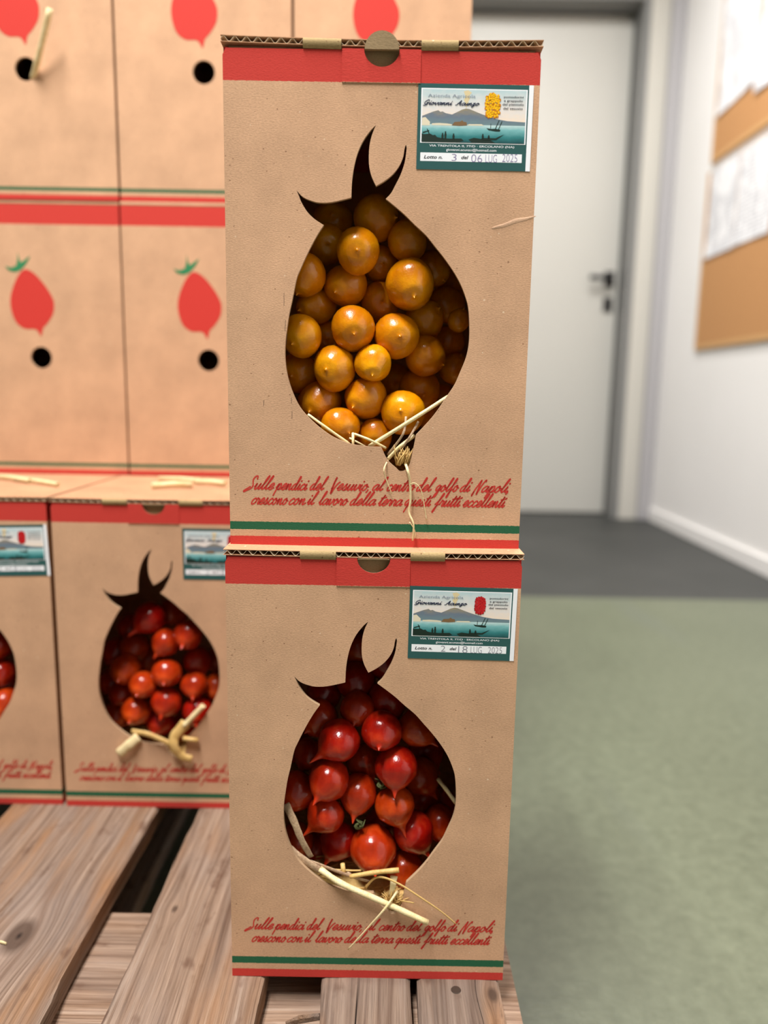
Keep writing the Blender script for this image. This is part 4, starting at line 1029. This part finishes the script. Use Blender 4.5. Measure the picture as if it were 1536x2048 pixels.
straw([(795, 1782, li - .003), (770, 1817, fl - .007), (731, 1861, fl - .005), (696, 1899, fl - .001)], 5.5, 'thin pale straw hanging to the lower left across the slogan', M_straw, 0.6, False, G2, taper=0.5)
straw([(663, 1739, il + .004), (700, 1741, il + .002), (722, 1741, il + .004)], 3.5, 'fine horizontal straw behind the stub', M_straw2, group=G2)
straw([(685, 1727, il + .002), (688, 1752, il)], 9, 'short upright straw stub below the dark tomatoes', M_straw2, group=G2)
straw([(694, 1742, il + .003), (703, 1752, il + .001)], 7, 'tiny straw stub end beside the upright stub', M_husk, group=G2)
straw([(788, 1752, il - .003), (786, 1770, il - .005), (782, 1792, li - .002)], 15, 'wide pale straw blade in the nipple of the lower opening', M_straw, 0.25, False, G2, taper=0.6)
straw([(795, 1800, li - .002), (812, 1803, fl - .001), (828, 1806, fl - .001)], 3, 'tiny fibre poking right from the lower opening', M_straw2, 0.6, False, G2)
straw([(876, 1558, li + 0.03), (893, 1580, li + 0.022), (912, 1606, li + 0.02)], 8, 'white straw deep inside the right of the lower box', M_straw, group=G2)
b0 = B2.y; G3 = 'straw of the boxes behind'
straw([(407, 1411, b0 - .004), (388, 1431, b0 - .004), (368, 1452, b0 - .004)], 11, 'blurred white straw stub in front of the rear tomatoes', group=G3)
straw([(372, 1446, b0 - .003), (350, 1472, b0 - .006), (348, 1492, b0 - .008), (362, 1512, b0 - .006), (384, 1518, b0 - .005)], 22, 'blurred tan straw knot below the rear opening', M_straw2, 0.4, False, G3, taper=0.7)
straw([(264, 1463, b0 + .001), (298, 1469, b0 - .003), (345, 1490, b0 - .005)], 11, 'blurred golden straw joining the rear knot', M_straw2, 0.5, False, G3)
straw([(277, 1474, b0 - .002), (258, 1490, b0 - .005), (238, 1508, b0 - .004)], 20, 'blurred wide white straw piece at the left of the rear knot', M_straw, 0.4, False, G3)
straw([(366, 1476, b0 - .005), (396, 1481, b0 - .004)], 9, 'blurred short straw stub right of the rear knot', M_straw2, group=G3)
def lid_straw(a, b, wpx, label, mt=M_straw):
    zl = ROWZ[0] + BH + 0.0055
    P, Q = atZ(*a, zl), atZ(*b, zl); r = wpx / 2 * px_size(P); up_ = Vector((0, 0, r))
    V, Fc = tube([up_, (Q - P) * 0.5 + up_ * 1.2 + Vector((0, 0.004, 0)), Q - P + up_], r, 10, True)
    tag(mesh_obj('straw', mk(V, Fc, smooth=True), mt, None, P), label, 'straw', G3)
lid_straw((-20, 956), (60, 966), 9, 'blurred pale straw on the lid at the left picture edge')
lid_straw((30, 962), (116, 973), 8, 'blurred pale straw on the leftmost lid, right end')
lid_straw((303, 977), (385, 975), 12, 'blurred thick pale straw on the second lid')
lid_straw((318, 961), (400, 966), 9, 'blurred pale straw lying behind the thick one on the second lid')
lid_straw((390, 968), (450, 972), 10, 'blurred pale straw on the second lid next to the front stack')
p_ = atZ(4, 1888, PZ); V, Fc = tube([Vector((-0.004, 0.001, 0.0012)), Vector((0, 0, 0.0016)), Vector((0.004, -0.001, 0.0012))], [0.0012, 0.0013, 0.001], 8, True, 0.6)
tag(mesh_obj('straw', mk(V, Fc, smooth=True), M_straw, None, p_), 'tiny straw chip on the knot of the left pallet plank', 'straw', 'straw scraps on the pallet')
hz_ = RY
straw([(66, 158, hz_ + 0.004), (76, 118, hz_ - 0.010), (100, 18, hz_ - 0.030)], 12, 'pale straw sticking out of the top left round hole', group=G3)
# tufts and bedding that nobody could count
def tuft(name, label, cx, cy, w, h, Y0, n, seed, mt, ang0=(-0.5, 0.5), L=(18, 34)):
    rn = random.Random(seed); parts = []
    for k in range(n):
        bx = cx + rn.uniform(-w, w) * 0.4; by = cy + h * rn.uniform(0.2, 0.5)
        a = rn.uniform(*ang0); l = rn.uniform(*L)
        Y = Y0 + rn.uniform(-0.0028, 0.003)
        p0 = atY(bx, by, Y + 0.001); p1 = atY(bx + l * 0.5 * math.sin(a), by - l * 0.5 * math.cos(a), Y - 0.001); p2 = atY(bx + l * math.sin(a * 1.3), by - l * math.cos(a * 1.3), Y)
        r = rn.uniform(0.00022, 0.00055)
        parts.append(tube(crom([p0, p1, p2], 3), [r, r, r, r, r, r * .6, r * .3], 5))
    V, Fc = join_pydata(parts)
    tag(mesh_obj(name, mk(V, Fc, smooth=True), mt), label, 'straw', kind='stuff')
tuft('straw_tuft', 'tuft of fine yellow straw fibres in the nipple of the upper opening', 805, 915, 34, 34, ui - 0.001, 60, 5, M_straw2, (-0.25, 0.65))
tuft('straw_tuft', 'tuft of tangled straw fibres in the nipple of the lower opening', 787, 1795, 30, 36, li - 0.001, 46, 8, M_straw2, (-0.7, 0.9), (14, 30))
def bedding(b, top, label, seed):
    """mound of straw that the fruit rest on"""
    rn = random.Random(seed); parts = []; n = 14; V, Fc = [], []
    x0, x1, y0, y1 = b.x - h2 + BT + .001, b.x + h2 - BT - .001, b.y + BT + .001, b.y + BD - BT - .001
    for i in range(n + 1):
        for j in range(n + 1):
            x = x0 + (x1 - x0) * i / n; y = y0 + (y1 - y0) * j / n
            V.append((x, y, b.z + top + 0.006 * noise.noise(Vector((x * 40, y * 40, seed))) - 0.022 * (1 - j / n)))
    for i in range(n):
        for j in range(n):
            a = i * (n + 1) + j; Fc.append((a, a + n + 1, a + n + 2, a + 1))
    o = len(V)
    rim = [i * (n + 1) for i in range(n + 1)] + [n * (n + 1) + j for j in range(1, n + 1)] + [i * (n + 1) + n for i in range(n - 1, -1, -1)] + list(range(n - 1, 0, -1))
    for r_ in rim: V.append((V[r_][0], V[r_][1], b.z + BT + 0.0005))
    k = len(rim)
    for q in range(k): Fc.append((rim[q], o + q, o + (q + 1) % k, rim[(q + 1) % k]))
    Fc.append(tuple(o + q for q in range(k)))
    parts.append((V, Fc))
    for _ in range(420):
        x, y = rn.uniform(x0 + .02, x1 - .02), rn.uniform(y0 + .012, y1 - .02); a = rn.uniform(0, 3.14); l = rn.uniform(.012, .02)
        z = b.z + top - 0.004 - 0.022 * (1 - (y - y0) / (y1 - y0)) + rn.uniform(0, .006)
        d = Vector((math.cos(a) * l, math.sin(a) * l * 0.6, rn.uniform(-.003, .003))); c = Vector((x, y, z))
        parts.append(tube([c - d, c + Vector((0, 0, .001)), c + d], rn.uniform(0.0004, 0.0008), 5))
    tag(mesh_obj('straw_bedding', mk(*join_pydata(parts)), M_straw2), label, 'straw', kind='stuff')
zc = min(p[1] for p in CUT[-60:])
bedding(UP, loc_up(740, 893)[1] - 0.004, 'bed of straw under the yellow tomatoes', 1)
bedding(LOW, loc_low(740, 1760)[1] - 0.004, 'bed of straw under the red tomatoes in the front stack', 2)
bedding(B2, 0.068, 'bed of straw under the blurred rear tomatoes', 3)
bedding(B1, 0.068, 'bed of straw in the leftmost box', 4)
